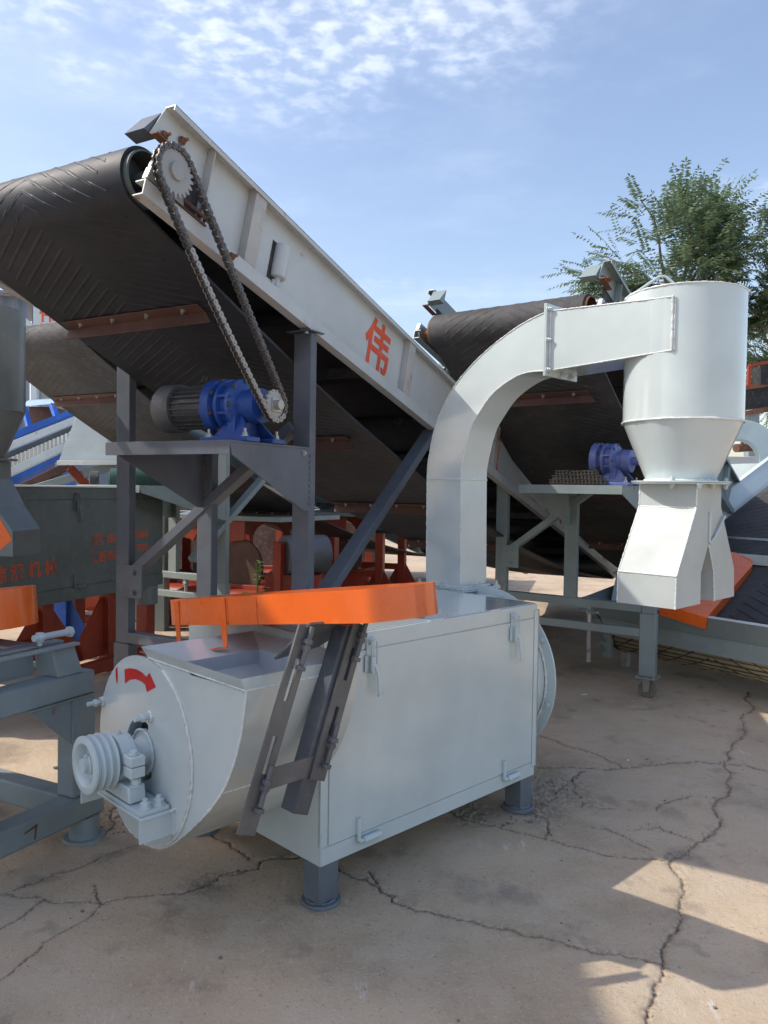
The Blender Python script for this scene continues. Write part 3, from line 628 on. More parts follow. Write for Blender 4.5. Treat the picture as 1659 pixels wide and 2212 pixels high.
# lower legs with gap
ch.loft([leg_ring(1.4178, 1.6515, 1.280), leg_ring(1.342, 1.582, 1.158), leg_ring(1.338, 1.583, 1.022)], False, False)
ch.loft([leg_ring(1.6535, 1.8733, 1.280), leg_ring(1.712, 1.946, 1.158), leg_ring(1.729, 1.956, 1.022)], False, False)
chute = ch.build('outlet_chute', paint('glare_damped_grey', (.44, .48, .47), .46, .08, .08, 0, .5, coat=.0, spec=.35), cyc, 0, 0)  # same grey paint, base darkened to hold down glare on the sunny face
for e in ([(1.519, v0, 1.54), (1.517, v0, 1.44), (1.418, v0, 1.28), (1.342, v0, 1.158), (1.338, v0, 1.022)], [(1.519, v1, 1.54), (1.517, v1, 1.44), (1.418, v1, 1.28), (1.342, v1, 1.158), (1.338, v1, 1.022)],
          [(1.517, v0, 1.44), (1.517, v1, 1.44)], [(1.342, v0, 1.158), (1.342, v1, 1.158)], [(1.6525, v0, 1.279), (1.712, v0, 1.158), (1.729, v0, 1.022)]):
    weld(e, .0034, 'weld_bead', WELD, chute)
rd = MB(); rd.path([(1.652, v0-.004, 1.42), (1.652, v0-.004, 1.29), (1.658, v0-.006, 1.283), (1.70, v0-.008, 1.31), (1.80, v0-.010, 1.40)], .006, 8); rd.build('flap_rod', GREY, chute)

# ================================================================== BELT CONVEYORS
INC = .2594; CI, SI = math.cos(INC), math.sin(INC); CZB = 2.2424; CHH = .404; CW = 1.22; TAIL = 7.3
def set_inc(inc, czb):
    global INC, CI, SI, CZB, GEO
    INC = inc; CI, SI = math.cos(inc), math.sin(inc); CZB = czb; GEO = round(inc, 4)
GEO = 0
def Cs(s, w, n): return V((s*CI+n*SI, w, CZB-s*SI+n*CI))
HS, HN, HR = -1.037, .124, .104; TS, TN, TR = TAIL-.15, .13, .13
BW0, BW1 = .05, 1.13
def belt_path(sag=.36):
    """closed loop of (s, n), arc-length ordered: top run towards the head, round the head drum, sagging return, tail drum"""
    p = [(s, HN+HR-(0 if s < 5 else .004)) for s in np.linspace(TS, HS, 24)]
    p += [(HS+HR*math.cos(a), HN+HR*math.sin(a)) for a in np.linspace(math.pi/2, math.pi*1.5, 26)[1:]]
    lo = HN-HR
    for s in np.linspace(HS, TS, 60)[1:]:
        x = (s-HS)/(TS-HS); p.append((s, lo-sag*4*x*(1-x)*(1-.15*x)+(TN-TR-lo)*x))
    p += [(TS+TR*math.cos(a), TN+TR*math.sin(a)) for a in np.linspace(-math.pi/2, math.pi/2, 16)[1:]]
    return p
def set_belt(sag, hn=.124):
    global BP, BPV, SEG, CUM, BLEN, SAG, HN
    HN = hn; SAG = (sag, hn); BP = belt_path(sag); BPV = np.array(BP+[BP[0]]); SEG = np.hypot(*np.diff(BPV, axis=0).T); CUM = np.concatenate([[0], np.cumsum(SEG)]); BLEN = CUM[-1]
set_belt(.36)
# orientation of the outward normal: on the top run it must point to +n
_t = BPV[1]-BPV[0]; NSGN = 1 if (-_t[0]) > 0 else -1
def belt_pt(l, w, off=0.0):
    l %= BLEN; i = min(np.searchsorted(CUM, l, side='right')-1, len(SEG)-1); t = (l-CUM[i])/SEG[i]
    a, b = BPV[i], BPV[i+1]; q = a+(b-a)*t; d = (b-a)/SEG[i]; nr = np.array([d[1], -d[0]])*NSGN
    return Cs(q[0]+nr[0]*off, w, q[1]+nr[1]*off)
MC = {}
def cached(key, fn, name, mat, parent, bevel=0.0, smooth=35):
    key = (key, GEO)
    if key not in MC: MC[key] = fn().mesh(name, smooth)
    return place(MC[key], name, mat, parent, bevel)
def belt_mesh():
    m = MB(); n = len(BP); ws = (BW0, (BW0+BW1)/2, BW1)
    ls = [CUM[i] for i in range(n)]
    rings = []
    for l in ls: rings.append([belt_pt(l+1e-6, BW0, 0), belt_pt(l+1e-6, BW0, .012), belt_pt(l+1e-6, BW1, .012), belt_pt(l+1e-6, BW1, 0)])
    rings.append(rings[0]); m.loft(rings, False, False); return m
L_HEAD0 = CUM[23]                                  # where the head arc starts
def ribs_mesh():
    m = MB(); wc = (BW0+BW1)/2; half = .455; l = L_HEAD0-.6; end = L_HEAD0+9.0; k = 0
    while l < end:
        for sgn in (-1, 1):
            ln = half if k % 2 == 0 else half*.93
            st = .0
            rings = []
            for i in range(8):
                t = st+(ln-st)*i/7; ll = l+t*.50; w = wc+sgn*t; hw = .0075; hh = .0026 if i not in (0, 7) else .0016
                rings.append([belt_pt(ll-hw*1.25, w, .0115), belt_pt(ll-hw*.6, w, .012+hh), belt_pt(ll+hw*.6, w, .012+hh), belt_pt(ll+hw*1.25, w, .0115)])
            m.loft(rings)
        l += .052; k += 1
    return m
SPA, SPB = (-.971, 2.628), (-.368, 1.855); RA, RB_, PITCHC = .0885, .066, .0254
def chain_pts():
    A, B = np.array(SPA), np.array(SPB); d = B-A; L = np.hypot(*d); th = math.atan2(d[1], d[0]); be = math.acos((RA-RB_)/L)
    P = []
    # tangent angles
    a1, a2 = th+be, th-be
    pa1, pb1 = A+RA*np.array([math.cos(a1), math.sin(a1)]), B+RB_*np.array([math.cos(a1), math.sin(a1)])
    pa2, pb2 = A+RA*np.array([math.cos(a2), math.sin(a2)]), B+RB_*np.array([math.cos(a2), math.sin(a2)])
    for t in np.linspace(0, 1, 24)[:-1]:                     # slack side hangs slightly
        q = pa1+(pb1-pa1)*t; P.append(q)
    aa = np.linspace(a1, a1-(2*be) if False else a2, 40)
    # round small sprocket from a1 to a2 going through th
    for a in np.linspace(a1, a2, 30)[:-1]: P.append(B+RB_*np.array([math.cos(a), math.sin(a)]))
    for t in np.linspace(0, 1, 24)[:-1]:
        q = pb2+(pa2-pb2)*t; sag = .022*4*t*(1-t); P.append(q+np.array([-.55, -.5])*sag)
    for a in np.linspace(a2, a1-2*math.pi, 40)[:-1]: P.append(A+RA*np.array([math.cos(a), math.sin(a)]))
    return np.array(P+[P[0]])
def link_mesh(outer):
    m = MB(); p = PITCHC; rr = .0124; off = .0125 if outer else .0085; th = .0032
    def shape():
        o = []
        for a in np.linspace(-math.pi/2, math.pi/2, 7): o.append((p/2+rr*math.cos(a), rr*math.sin(a)))
        o.append((0, rr*.68))
        for a in np.linspace(math.pi/2, math.pi*1.5, 7): o.append((-p/2+rr*math.cos(a), rr*math.sin(a)))
        o.append((0, -rr*.68)); return o
    for s in (-1, 1): m.prism([V((x, s*off-th/2, z)) for x, z in shape()], (0, th, 0))
    if outer:
        for x in (-p/2, p/2): m.tube((x, -off-.0045, 0), (x, off+.0045, 0), .0042, 8)
    else:
        for x in (-p/2, p/2): m.tube((x, -.0068, 0), (x, .0068, 0), .0078, 10)
    return m
def sprocket_mesh(c, r, nt, y, hub):
    m = MB(); pts = []
    for k in range(nt):
        for f, q in ((0, .82), (.18, .87), (.34, 1.0), (.5, 1.03), (.66, 1.0), (.82, .87)):
            a = 2*math.pi*(k+f)/nt; pts.append(V((c[0]+r*q*math.cos(a), y, c[1]+r*q*math.sin(a))))
    cpt = V((c[0], y, c[1])); n = len(pts)
    fr = [p for p in pts]; bk = [p+V((0, .011, 0)) for p in pts]
    m.add(fr+[cpt], [(i, n, (i+1) % n) for i in range(n)]); m.add(bk+[cpt+V((0, .011, 0))], [(i, (i+1) % n, n) for i in range(n)]); m.loft([fr, bk], False, False)
    return m
def bx(p, q): return MB().box(p, q)
def gear_motor(parent, x, z, zplat, body, motor_col, with_motor=True):
    """cycloidal reducer with foot bracket; axis along +y, output at y=-.05"""
    m = MB(); prof = [(.028, .0), (.028, .045), (.075, .05), (.078, .10), (.070, .105), (.072, .135), (.118, .15), (.121, .162), (.105, .166), (.100, .205), (.121, .21), (.121, .225), (.100, .228), (.098, .25), (.125, .256), (.127, .30), (.10, .305)]
    m.lathe(prof, (x, -.085, z), (0, 1, 0), 40); red = m.build('gear_reducer', body, parent, 0, 30)
    for k in range(10):
        a = k*math.pi/5; q = MB(); q.box((x-.006, .06, z+.098), (x+.006, .13, z+.118))
        me = q.mesh('housing_rib'); me.transform(Matrix.Translation((x, 0, z)) @ Matrix.Rotation(a, 4, 'Y') @ Matrix.Translation((-x, 0, -z))); place(me, 'housing_rib', body, red)
    bolts(red, [(x+.110*math.cos(a), .0635, z+.110*math.sin(a)) for a in [i*.785 for i in range(8)]], (0, -1, 0), .008, .009, mat=MOTOR)
    bolts(red, [(x+.115*math.cos(a), .168, z+.115*math.sin(a)) for a in [i*.785+.3 for i in range(8)]], (0, -1, 0), .008, .009, mat=MOTOR)
    # feet
    ft = MB()
    for s in (-1, 1):
        ft.prism([V((x+s*.055, .03, z-.05)), V((x+s*.055, .10, z-.05)), V((x+s*.10, .16, zplat+.022)), V((x+s*.10, -.04, zplat+.022))], (-s*.014, 0, 0))
        ft.box((x+s*.09-.045, -.06, zplat+.001), (x+s*.09+.045, .20, zplat+.022))
    ft.box((x-.09, .045, zplat+.006), (x+.09, .085, z-.045)); ft.build('foot_bracket', body, red, .003)
    bolts(red, [(x+s*.11, y, zplat+.0225) for s in (-1, 1) for y in (-.03, .17)], (0, 0, 1), .012, .014, .018, mat=STEEL)
    if with_motor:
        mm = MB(); mm.lathe([(.085, .20), (.085, .42), (.08, .425)], (x, 0, z+.004), (0, 1, 0), 36); mo = mm.build('motor_body', motor_col, parent, 0, 30)
        fin = MB(); fin.box((x-.0022, .225, z+.083), (x+.0022, .425, z+.104)); f0 = fin.mesh('cooling_fin')
        for k in range(22):
            a = k*2*math.pi/22; me = f0.copy(); me.transform(Matrix.Translation((x, 0, z+.004)) @ Matrix.Rotation(a, 4, 'Y') @ Matrix.Translation((-x, 0, -z-.004))); place(me, 'cooling_fin', motor_col, mo)
        fc_ = MB(); fc_.lathe([(.110, .425), (.112, .44), (.112, .515), (.100, .535), (.03, .54)], (x, 0, z+.004), (0, 1, 0), 40); fc_.build('fan_cover', paint('fan_cover_grey', (.095, .10, .105), .5, .15, .4), mo)
        ey = MB(); ey.path([(x+.016*math.cos(a), .30, z+.128+.016*math.sin(a)) for a in np.linspace(0, 2*math.pi, 17)], .0045, 8); ey.tube((x, .30, z+.09), (x, .30, z+.113), .006, 8); ey.build('lifting_eye', motor_col, mo)
        tb_ = MB(); tb_.box((x+.06, .27, z-.04), (x+.135, .37, z+.045)); tb_.build('terminal_box', motor_col, mo, .004)
    return red
def make_conveyor(label, loc, az, frame, side, belt, first=False, zplat=1.692, post_s=0.0, legs=True, textbody=None, reducer=True, group='inclined chevron belt conveyors', name='belt_conveyor', drive=True):
    t = thing(name, label, 'conveyor', loc, az_rot(az), group)
    # side walls
    out = [(-1.052, CHH), (-1.098, .265), (-.82, .265), (-.79, .055), (-.79, .0), (TAIL, 0), (TAIL, CHH)]
    for w, sg, nm in ((0.0, -1, 'side_wall'), (CW, 1, 'side_wall')):
        def wall():
            m = MB(); m.prism([Cs(s, w, n) for s, n in out], (0, .004*sg*-1, 0)); return m
        so_ = cached(('wall', w), wall, nm, side, t)
        def flange():
            m = MB(); m.hexa([Cs(-1.055, w, CHH-.004), Cs(TAIL, w, CHH-.004), Cs(TAIL, w+sg*.050, CHH-.004), Cs(-1.055, w+sg*.050, CHH-.004), Cs(-1.055, w, CHH+.001), Cs(TAIL, w, CHH+.001), Cs(TAIL, w+sg*.050, CHH+.001), Cs(-1.055, w+sg*.050, CHH+.001)])
            m.hexa([Cs(-1.055, w+sg*.046, CHH-.022), Cs(TAIL, w+sg*.046, CHH-.022), Cs(TAIL, w+sg*.050, CHH-.022), Cs(-1.055, w+sg*.050, CHH-.022), Cs(-1.055, w+sg*.046, CHH), Cs(TAIL, w+sg*.046, CHH), Cs(TAIL, w+sg*.050, CHH), Cs(-1.055, w+sg*.050, CHH)]); return m
        cached(('flange', w), flange, 'top_flange', side, so_)
        def rail():
            m = MB()
            a, b = -1.112, TAIL
            def st(w0, w1, n0, n1): m.hexa([Cs(a, w0, n0), Cs(b, w0, n0), Cs(b, w1, n0), Cs(a, w1, n0), Cs(a, w0, n1), Cs(b, w0, n1), Cs(b, w1, n1), Cs(a, w1, n1)])
            st(w+sg*.046, w+sg*.051, -.002, .058); st(w+sg*.0005, w+sg*.046, -.002, .003); st(w+sg*.0005, w+sg*.046, .053, .058); return m
        cached(('rail', w), rail, 'bottom_rail', side, so_)
        for k, s in enumerate((-.815, -.545, .95, 2.45, 3.95, 5.45)):
            wd = .006 if k == 0 else .075
            def stf(wd=wd, s=s):
                m = MB(); m.hexa([Cs(s, w+sg*.0005, .059), Cs(s+wd, w+sg*.0005, .059), Cs(s+wd, w+sg*.043, .059), Cs(s, w+sg*.043, .059), Cs(s, w+sg*.0005, CHH-.005), Cs(s+wd, w+sg*.0005, CHH-.005), Cs(s+wd, w+sg*.043, CHH-.005), Cs(s, w+sg*.043, CHH-.005)]); return m
            cached(('stf', w, k), stf, 'stiffener', paint('rust_edged_side_paint', (.45, .44, .41), .45, .12, .25, .8, .1) if side is SIDE else side, so_, .002)
    b = cached(('belt', SAG), belt_mesh, 'belt', belt, t, 0, 50)
    cached(('ribs', SAG), ribs_mesh, 'chevron_ribs', belt, b, 0, 0)['kind'] = 'stuff'
    def drum(): 
        m = MB(); d0 = Cs(HS, BW0-.02, HN); m.lathe([(HR-.010, 0), (HR-.003, .002), (HR-.003, BW1-BW0+.04), (HR-.010, BW1-BW0+.042)], d0, (0, 1, 0), 40, cap0=False, cap1=False)
        m.lathe([(HR-.009, .10), (.03, .10)], d0, (0, 1, 0), 40, cap0=False, cap1=False); m.lathe([(HR-.009, BW1-BW0-.06), (.03, BW1-BW0-.06)], d0, (0, 1, 0), 40, cap0=False, cap1=False)
        m.tube(Cs(HS, -.115, HN), Cs(HS, CW+.05, HN), .028, 16); return m
    cached('drum', drum, 'head_drum', RUST if side is GREEN else DARKM, t)
    def tdrum(): m = MB(); m.tube(Cs(TS, BW0-.02, TN), Cs(TS, BW1+.02, TN), TR-.002, 24); return m
    cached('tdrum', tdrum, 'tail_drum', STEEL, t)
    for w, sg in ((0, -1), (CW, 1)):
        bb = MB(); c = Cs(HS, w+sg*.02, HN); bb.lathe([(.055, 0), (.06, .01), (.05, .045), (.03, .05)], c, (0, sg, 0), 24); bb.hexa([Cs(HS-.07, w+sg*.02, .066), Cs(HS+.12, w+sg*.02, .066), Cs(HS+.12, w+sg*.05, .066), Cs(HS-.07, w+sg*.05, .066), Cs(HS-.06, w+sg*.02, .12), Cs(HS+.10, w+sg*.02, .12), Cs(HS+.10, w+sg*.05, .12), Cs(HS-.06, w+sg*.05, .12)])
        bb.build('bearing_block', STEEL, t, .003)
        bkp = MB(); bkp.prism([Cs(-.985, w-sg*.006, .05), Cs(-.77, w-sg*.006, .05), Cs(-.77, w-sg*.006, .29), Cs(-.985, w-sg*.006, .29)], (0, -sg*.004, 0)); bkp.build('notch_shade_plate', DARKIN, t)  # dark sheet added to paint the shaded inside of the notch
        rs = MB(); rs.hexa([Cs(-1.06, w+sg*.006, .0585), Cs(-.80, w+sg*.006, .0585), Cs(-.80, w+sg*.06, .0585), Cs(-1.06, w+sg*.06, .0585), Cs(-1.06, w+sg*.006, .064), Cs(-.80, w+sg*.006, .064), Cs(-.80, w+sg*.06, .064), Cs(-1.06, w+sg*.06, .064)])
        rs.beam(Cs(-.815, w+sg*.03, .06), Cs(-.795, w+sg*.03, .14), .045, .005, (0, 1, 0)); rs.tube(Cs(-.98, w+sg*.04, .10), Cs(-.72, w+sg*.04, .10), .009, 10); rs.build('take_up_slide', RUSTB, t, .001)
        cp = MB(); cp.hexa([Cs(-1.10, w+sg*.004, .255), Cs(-.96, w+sg*.004, .255), Cs(-.96, w+sg*.04, .255), Cs(-1.10, w+sg*.04, .255), Cs(-1.10, w+sg*.004, .261), Cs(-.96, w+sg*.004, .261), Cs(-.96, w+sg*.04, .261), Cs(-1.10, w+sg*.04, .261)]); cp.build('slide_guide', RUST, t)
        bolts(t, [Cs(-1.04, w+sg*.006, .295), Cs(-.955, w+sg*.006, .335), Cs(-.63, w+sg*.052, .03)], (0, sg, 0), .012, .012, .016, mat=RUST)
        fp = MB(); fp.prism([Cs(-1.06, w-sg*.01, .38), Cs(-1.12, w-sg*.01, .27), Cs(-1.06, w-sg*.01, .27)], (0, -sg*.10, 0)); fp.build('belt_skirt_plate', frame, t)
    # return idlers, cross members
    for s in (.55, 2.2, 3.9, 5.6):
        cm = MB(); cm.beam(Cs(s, .006, .03), Cs(s, CW-.006, .03), .05, .05, (0, 0, 1)); cm.build('cross_member', DARKIN, t)  # near-black colour carries the shade inside the frame
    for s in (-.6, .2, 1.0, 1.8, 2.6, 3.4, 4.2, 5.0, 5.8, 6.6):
        cm = MB(); cm.tube(Cs(s, .03, .21), Cs(s, CW-.03, .21), .045, 14); cm.build('carrier_roller', DARKIN, t)  # rollers painted near-black for the shade between the belt runs
    # brown angle cleats bolted across the return belt
    for l0 in (.70, 2.02, 3.3, 4.6):
        l = L_HEAD0+math.pi*HR*.5+l0
        c = MB(); ax = [belt_pt(l, BW0+.16, .018), belt_pt(l, BW1-.04, .018)]; d = (belt_pt(l+.05, .5, .018)-belt_pt(l, .5, .018)).normalized(); nn = V((0, 1, 0)).cross(d).normalized()
        nn = nn if nn.z < 0 else -nn
        a, e = ax
        c.hexa([a, e, e+d*.062, a+d*.062, a+nn*.006, e+nn*.006, e+d*.062+nn*.006, a+d*.062+nn*.006])
        c.hexa([a+d*.056, e+d*.056, e+d*.062, a+d*.062, a+V((0, -.05, 0))+d*.056+nn*.062, e+d*.056+nn*.062, e+d*.062+nn*.062, a+V((0, -.05, 0))+d*.062+nn*.062])
        co = c.build('cleat_angle', RUSTB, b, .0015)
        for k in range(4):
            q = a.lerp(e, .12+.25*k)+d*.028+nn*.006; bolts(co, [q], nn, .009, .008, .008, mat=STEEL)
    # posts, rails, braces (rectangular tube)
    px = post_s; zc = lambda x: CZB-(x/CI)*SI     # underside of rail at x
    for y in (0.0, .605, CW-.02):
        ztop = zc(px)-.006 if y != .605 else zplat-.011
        p = MB(); p.box((px-.025, y-.05, .62 if legs else .3), (px+.025, y+.05, ztop)); po = p.build('post', frame, t, .004)
        if y != .605:
            f = MB(); f.box((px-.06, y-.07, ztop+.0005), (px+.06, y+.07, ztop+.006)); fo = f.build('post_cap', frame, po, .001)
            bolts(fo, [(px-.05, y-.04, ztop-.012)], (0, 0, 1), .009, .008, mat=STEEL)
            lgm = MB(); lgm.box((px-.032, y-.058, .16), (px+.032, y+.058, .6195)); lgo = lgm.build('leg_sleeve', frame, po, .004)
            cp = MB(); cp.box((px-.07, y-.075, .150), (px+.07, y+.075, .158)); cpo = cp.build('caster_plate', frame, po, .001)
            bolts(cpo, [(px+a, y+c_, .1585) for a in (-.055, .055) for c_ in (-.06, .06)], (0, 0, 1), .008, .008, mat=STEEL)
            cw = MB(); cw.tube((px-.022, y, .062), (px+.022, y, .062), .062, 28); cwo = cw.build('caster_wheel', RUBBERW, po, .006)
            fk = MB()
            for s in (-1, 1): fk.prism([V((px+s*.026, y-.03, .149)), V((px+s*.026, y+.03, .149)), V((px+s*.026, y+.018, .05)), V((px+s*.026, y-.018, .05))], (s*.005, 0, 0))
            fk.tube((px-.034, y, .062), (px+.034, y, .062), .009, 10); fk.build('caster_fork', STEEL, cwo)
    for z in (.655, .475):
        r_ = MB(); r_.beam((px-.0, .0515 if z > .6 else .0585, z), (px, CW-.0715 if z > .6 else CW-.079, z), .06, .06); r_.build('cross_rail', frame, t, .004)
    sj = MB(); sj.tube((px, .45, .20), (px, .45, .66), .016, 14)
    for k in range(24): sj.lathe([(.016, 0), (.0205, .003), (.016, .006)], (px, .45, .21+k*.011), (0, 0, 1), 12, cap0=False, cap1=False)
    sjo = sj.build('screw_jack', STEEL, t); hj = MB(); hj.tube((px-.10, .35, .60), (px+.06, .55, .585), .010, 8); hj.lathe([(.03, 0), (.03, .04)], (px, .45, .57), (0, 0, 1), 6); hj.build('jack_handle', GREEN, sjo)
    # brace in the plane of the posts
    q = MB(); q.beam((px+.005, CW-.10, 1.03), (px+.005, .055, 1.80), .05, .075, (1, 0, 0)); q.build('diagonal_brace', frame, t, .004)
    gp_ = MB(); gp_.box((px-.036, CW-.18, .88), (px-.0255, CW-.03, 1.06)); gpo = gp_.build('gusset_plate', frame, t, .001); bolts(gpo, [(px-.0365, CW-.12, z) for z in (.91, 1.02)], (-1, 0, 0), .011, .010, mat=frame)
    # raking strut from the rail down to the front
    q = MB(); q.beam((1.39, .0, zc(1.39)-.01), (.05, -.0, .86), .05, .085, (0, 1, 0)); q.build('raking_strut', frame, t, .004)
    # motor platform on gusset plates
    if drive:
        q = MB(); q.box((-.605, -.052, zplat-.010), (px-.026, .665, zplat)); q.box((-.608, -.055, zplat-.058), (-.603, .668, zplat)); plo = q.build('motor_platform', frame, t, .001)
        for y in (-.052, .607):
            g = MB(); g.prism([V((-.602, y, zplat-.0105)), V((px-.026, y, zplat-.0105)), V((px-.026, y, zplat-.30)), V((px-.07, y, zplat-.30)), V((-.585, y, zplat-.06))], (0, .006, 0)); go = g.build('platform_gusset', frame, plo, .0008)
            for k in range(9): m_ = MB().lathe([(.004, 0), (.006, .008), (.004, .016)], (px-.027, y-.002, zplat-.05-k*.028), (0, 0, 1), 8); m_.build('weld_bead', frame, go)
        bolts(plo, [(px-.08, -.053, zplat-.03)], (0, -1, 0), .009, .01, mat=STEEL)
    if reducer and drive:
        gear_motor(t, -.368, zplat+.163, zplat, BLUE if first else VIOL, MOTOR, first)
    if first:
        s = sprocket_mesh(SPA, RA, 22, -.107, .03); sp = s.build('sprocket', SPROK, t, .0008, 30)
        MB().lathe([(.032, 0), (.032, .012), (.026, .014)], (SPA[0], -.107, SPA[1]), (0, -1, 0), 20).build('sprocket_hub', SPROK, sp)
        s = sprocket_mesh(SPB, RB_, 16, -.107, .03); sp = s.build('sprocket', SPROK, t, .0008, 30)
        h = MB(); h.lathe([(.022, 0), (.022, .03)], (SPB[0], -.107, SPB[1]), (0, -1, 0), 18); h.box((SPB[0]-.03, -.113, SPB[1]-.03), (SPB[0]+.03, -.1075, SPB[1]+.03)); h.build('sprocket_hub', STEEL, sp, .001)
        P = chain_pts(); sg = np.hypot(*np.diff(P, axis=0).T); cu = np.concatenate([[0], np.cumsum(sg)]); nl = int(round(cu[-1]/PITCHC/2))*2; pit = cu[-1]/nl
        ch = bpy.data.objects.new('drive_chain', None); COL.objects.link(ch); ch.parent = t
        mo_, mi_ = link_mesh(True).mesh('chain_link'), link_mesh(False).mesh('chain_link')
        def at(l):
            l %= cu[-1]; i = min(np.searchsorted(cu, l, side='right')-1, len(sg)-1); return P[i]+(P[i+1]-P[i])*(l-cu[i])/sg[i]
        for k in range(nl):
            a, e = at(k*pit), at((k+1)*pit); c = (a+e)/2; ang = math.atan2(e[1]-a[1], e[0]-a[0])
            lit = LINK_LIT if k*pit > cu[-1]*.42 and k*pit < cu[-1]*.78 else CHAINM  # one strand gets the lighter copy, painted as if sunlit
            lo = place(mo_ if k % 2 == 0 else mi_, 'chain_link', CHAINM if k % 2 else lit, ch)
            lo.location = (c[0], -.1015, c[1]); lo.rotation_euler = (0, -ang, 0)
        # side alignment roller in its slot
        sl_ = MB(); sl_.hexa([Cs(-.345, -.0012, .105), Cs(-.28, -.0012, .105), Cs(-.28, -.0005, .105), Cs(-.345, -.0005, .105), Cs(-.345, -.0012, .285), Cs(-.28, -.0012, .285), Cs(-.28, -.0005, .285), Cs(-.345, -.0005, .285)]); slo = sl_.build('roller_slot', DARKIN, t)  # thin near-black sheet on the wall paints the shaded slot
        rl = MB(); rl.lathe([(.034, 0), (.038, .004), (.038, .152), (.034, .156)], Cs(-.285, -.012, .125), Cs(0, 0, 1)-Cs(0, 0, 0), 24); rl.tube(Cs(-.285, -.02, .06), Cs(-.285, -.012, .125), .014, 12); rl.tube(Cs(-.31, -.012, .06), Cs(-.30, -.006, .11), .009, 10); rl.build('alignment_roller', SIDE, slo)
    if textbody:
        for ch_, s in zip(textbody, (.66, 2.52, 4.36, 6.42)):
            text(ch_, 'stencil_lettering', TEXTO, t, Cs(s, -.0022, .195), Cs(1, 0, 0)-Cs(0, 0, 0), Cs(0, 0, 1)-Cs(0, 0, 0), .315, .020, .92)
    return t
c1 = make_conveyor('big belt conveyor in front with chain drive, blue reducer and grey side wall', (-.3875, 3.7, 0), .5067, CHAR, SIDE, BELT, True, textbody='伟源机械')
set_belt(.56)
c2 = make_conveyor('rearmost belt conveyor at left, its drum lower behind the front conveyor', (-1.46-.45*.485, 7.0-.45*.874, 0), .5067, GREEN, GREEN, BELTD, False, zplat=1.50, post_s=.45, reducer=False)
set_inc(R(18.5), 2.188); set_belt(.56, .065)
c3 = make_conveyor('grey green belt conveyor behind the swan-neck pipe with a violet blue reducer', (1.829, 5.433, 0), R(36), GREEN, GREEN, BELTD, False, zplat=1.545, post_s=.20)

# ================================================================== SECOND MACHINE (dark, behind left)
def onp(x, y, P0, n):
    d = ray(x, y); P0 = np.array(P0); n = np.array(n); t = ((P0-CP) @ n)/(d @ n); return V(CP+t*d)
def cyclone_unit(parent, c, z0, rot, mat, name='cyclone'):
    """cyclone with flange and flared two-legged chute; c = (x, y) in the parent's frame, z0 = height offset"""
    x, y = c
    a = MB(); a.lathe([(.251, 2.30), (.251, 2.372), (.255, 2.374), (.255, 1.816)], (x, y, z0), (0, 0, 1), 56, cap1=False); cy_ = a.build(name, mat, parent, 0, 30)
    a = MB(); a.lathe([(.254, 1.8155), (.149, 1.558)], (x, y, z0), (0, 0, 1), 56, cap0=False); a.build('cyclone_cone', mat, cy_, 0, 30)
    weld([V((x+.256*math.cos(k*.1), y+.256*math.sin(k*.1), z0+1.815)) for k in range(64)], .004, 'weld_bead', mat, cy_, .02)
    d = V((math.cos(rot), math.sin(rot), 0)); e = V((-d.y, d.x, 0)); o = V((x, y, z0))
    def rg_(a0, a1, h): return [o+d*a0-e*.13+V((0, 0, h)), o+d*a1-e*.13+V((0, 0, h)), o+d*a1+e*.13+V((0, 0, h)), o+d*a0+e*.13+V((0, 0, h))]
    f = MB(); f.loft([rg_(-.17, .17, 1.541), rg_(-.17, .17, 1.555)]); f.build('chute_flange', mat, cy_)
    f = MB(); f.loft([rg_(-.128, .128, 1.54), rg_(-.13, .13, 1.44), rg_(-.22, .22, 1.28)], False, False); f.loft([rg_(-.22, -.001, 1.2795), rg_(-.31, -.07, 1.158), rg_(-.313, -.07, 1.022)], False, False); f.loft([rg_(.001, .22, 1.2795), rg_(.07, .31, 1.158), rg_(.07, .313, 1.022)], False, False)
    f.build('outlet_chute', mat, cy_, 0, 0); return cy_
az2 = .355; u2 = V((math.sin(az2), math.cos(az2), 0)); v2 = V((-math.cos(az2), math.sin(az2), 0)); O2 = V((-2.70, 4.43, 0)); L2 = 2.31; zb2, zt2 = .655, 1.478
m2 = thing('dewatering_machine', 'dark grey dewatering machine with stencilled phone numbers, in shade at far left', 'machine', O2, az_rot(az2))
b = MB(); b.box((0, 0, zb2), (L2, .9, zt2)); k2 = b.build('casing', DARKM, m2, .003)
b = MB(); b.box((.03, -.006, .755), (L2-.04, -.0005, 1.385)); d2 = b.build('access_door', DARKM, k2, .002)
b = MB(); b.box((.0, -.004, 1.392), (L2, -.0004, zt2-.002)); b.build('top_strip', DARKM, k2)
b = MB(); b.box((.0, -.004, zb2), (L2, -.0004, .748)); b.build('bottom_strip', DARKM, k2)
b = MB(); b.box((-.012, -.02, zt2+.0005), (L2+.012, .91, zt2+.012)); b.build('lid', WHITEP, k2, .001)  # pale colour paints the sunlit strip along the top edge
def m2loc(px, py): q = onp(px, py, O2, v2)-O2; return q.dot(u2), q.z
lu, lz = m2loc(163, 1067); make_latch(d2, lu, lz-.0, DARKM)
for q in ((180, 1270),): hu, hz = m2loc(*q); make_hinge(d2, hu-.1, .748, DARKM)
def t2txt(body, px, py, h, bold, mat, squash=1.0):
    u, z = m2loc(px, py); return text(body, 'stencil_lettering', mat, d2, (u, -.0072, z), (1, 0, 0), (0, 0, 1), h, bold, squash)
for ch_, px, py in zip('伟源机械', (-2, 34, 73, 108), (1246, 1239, 1233, 1228)): t2txt(ch_, px, py, .118, .03, TEXTD, .95)
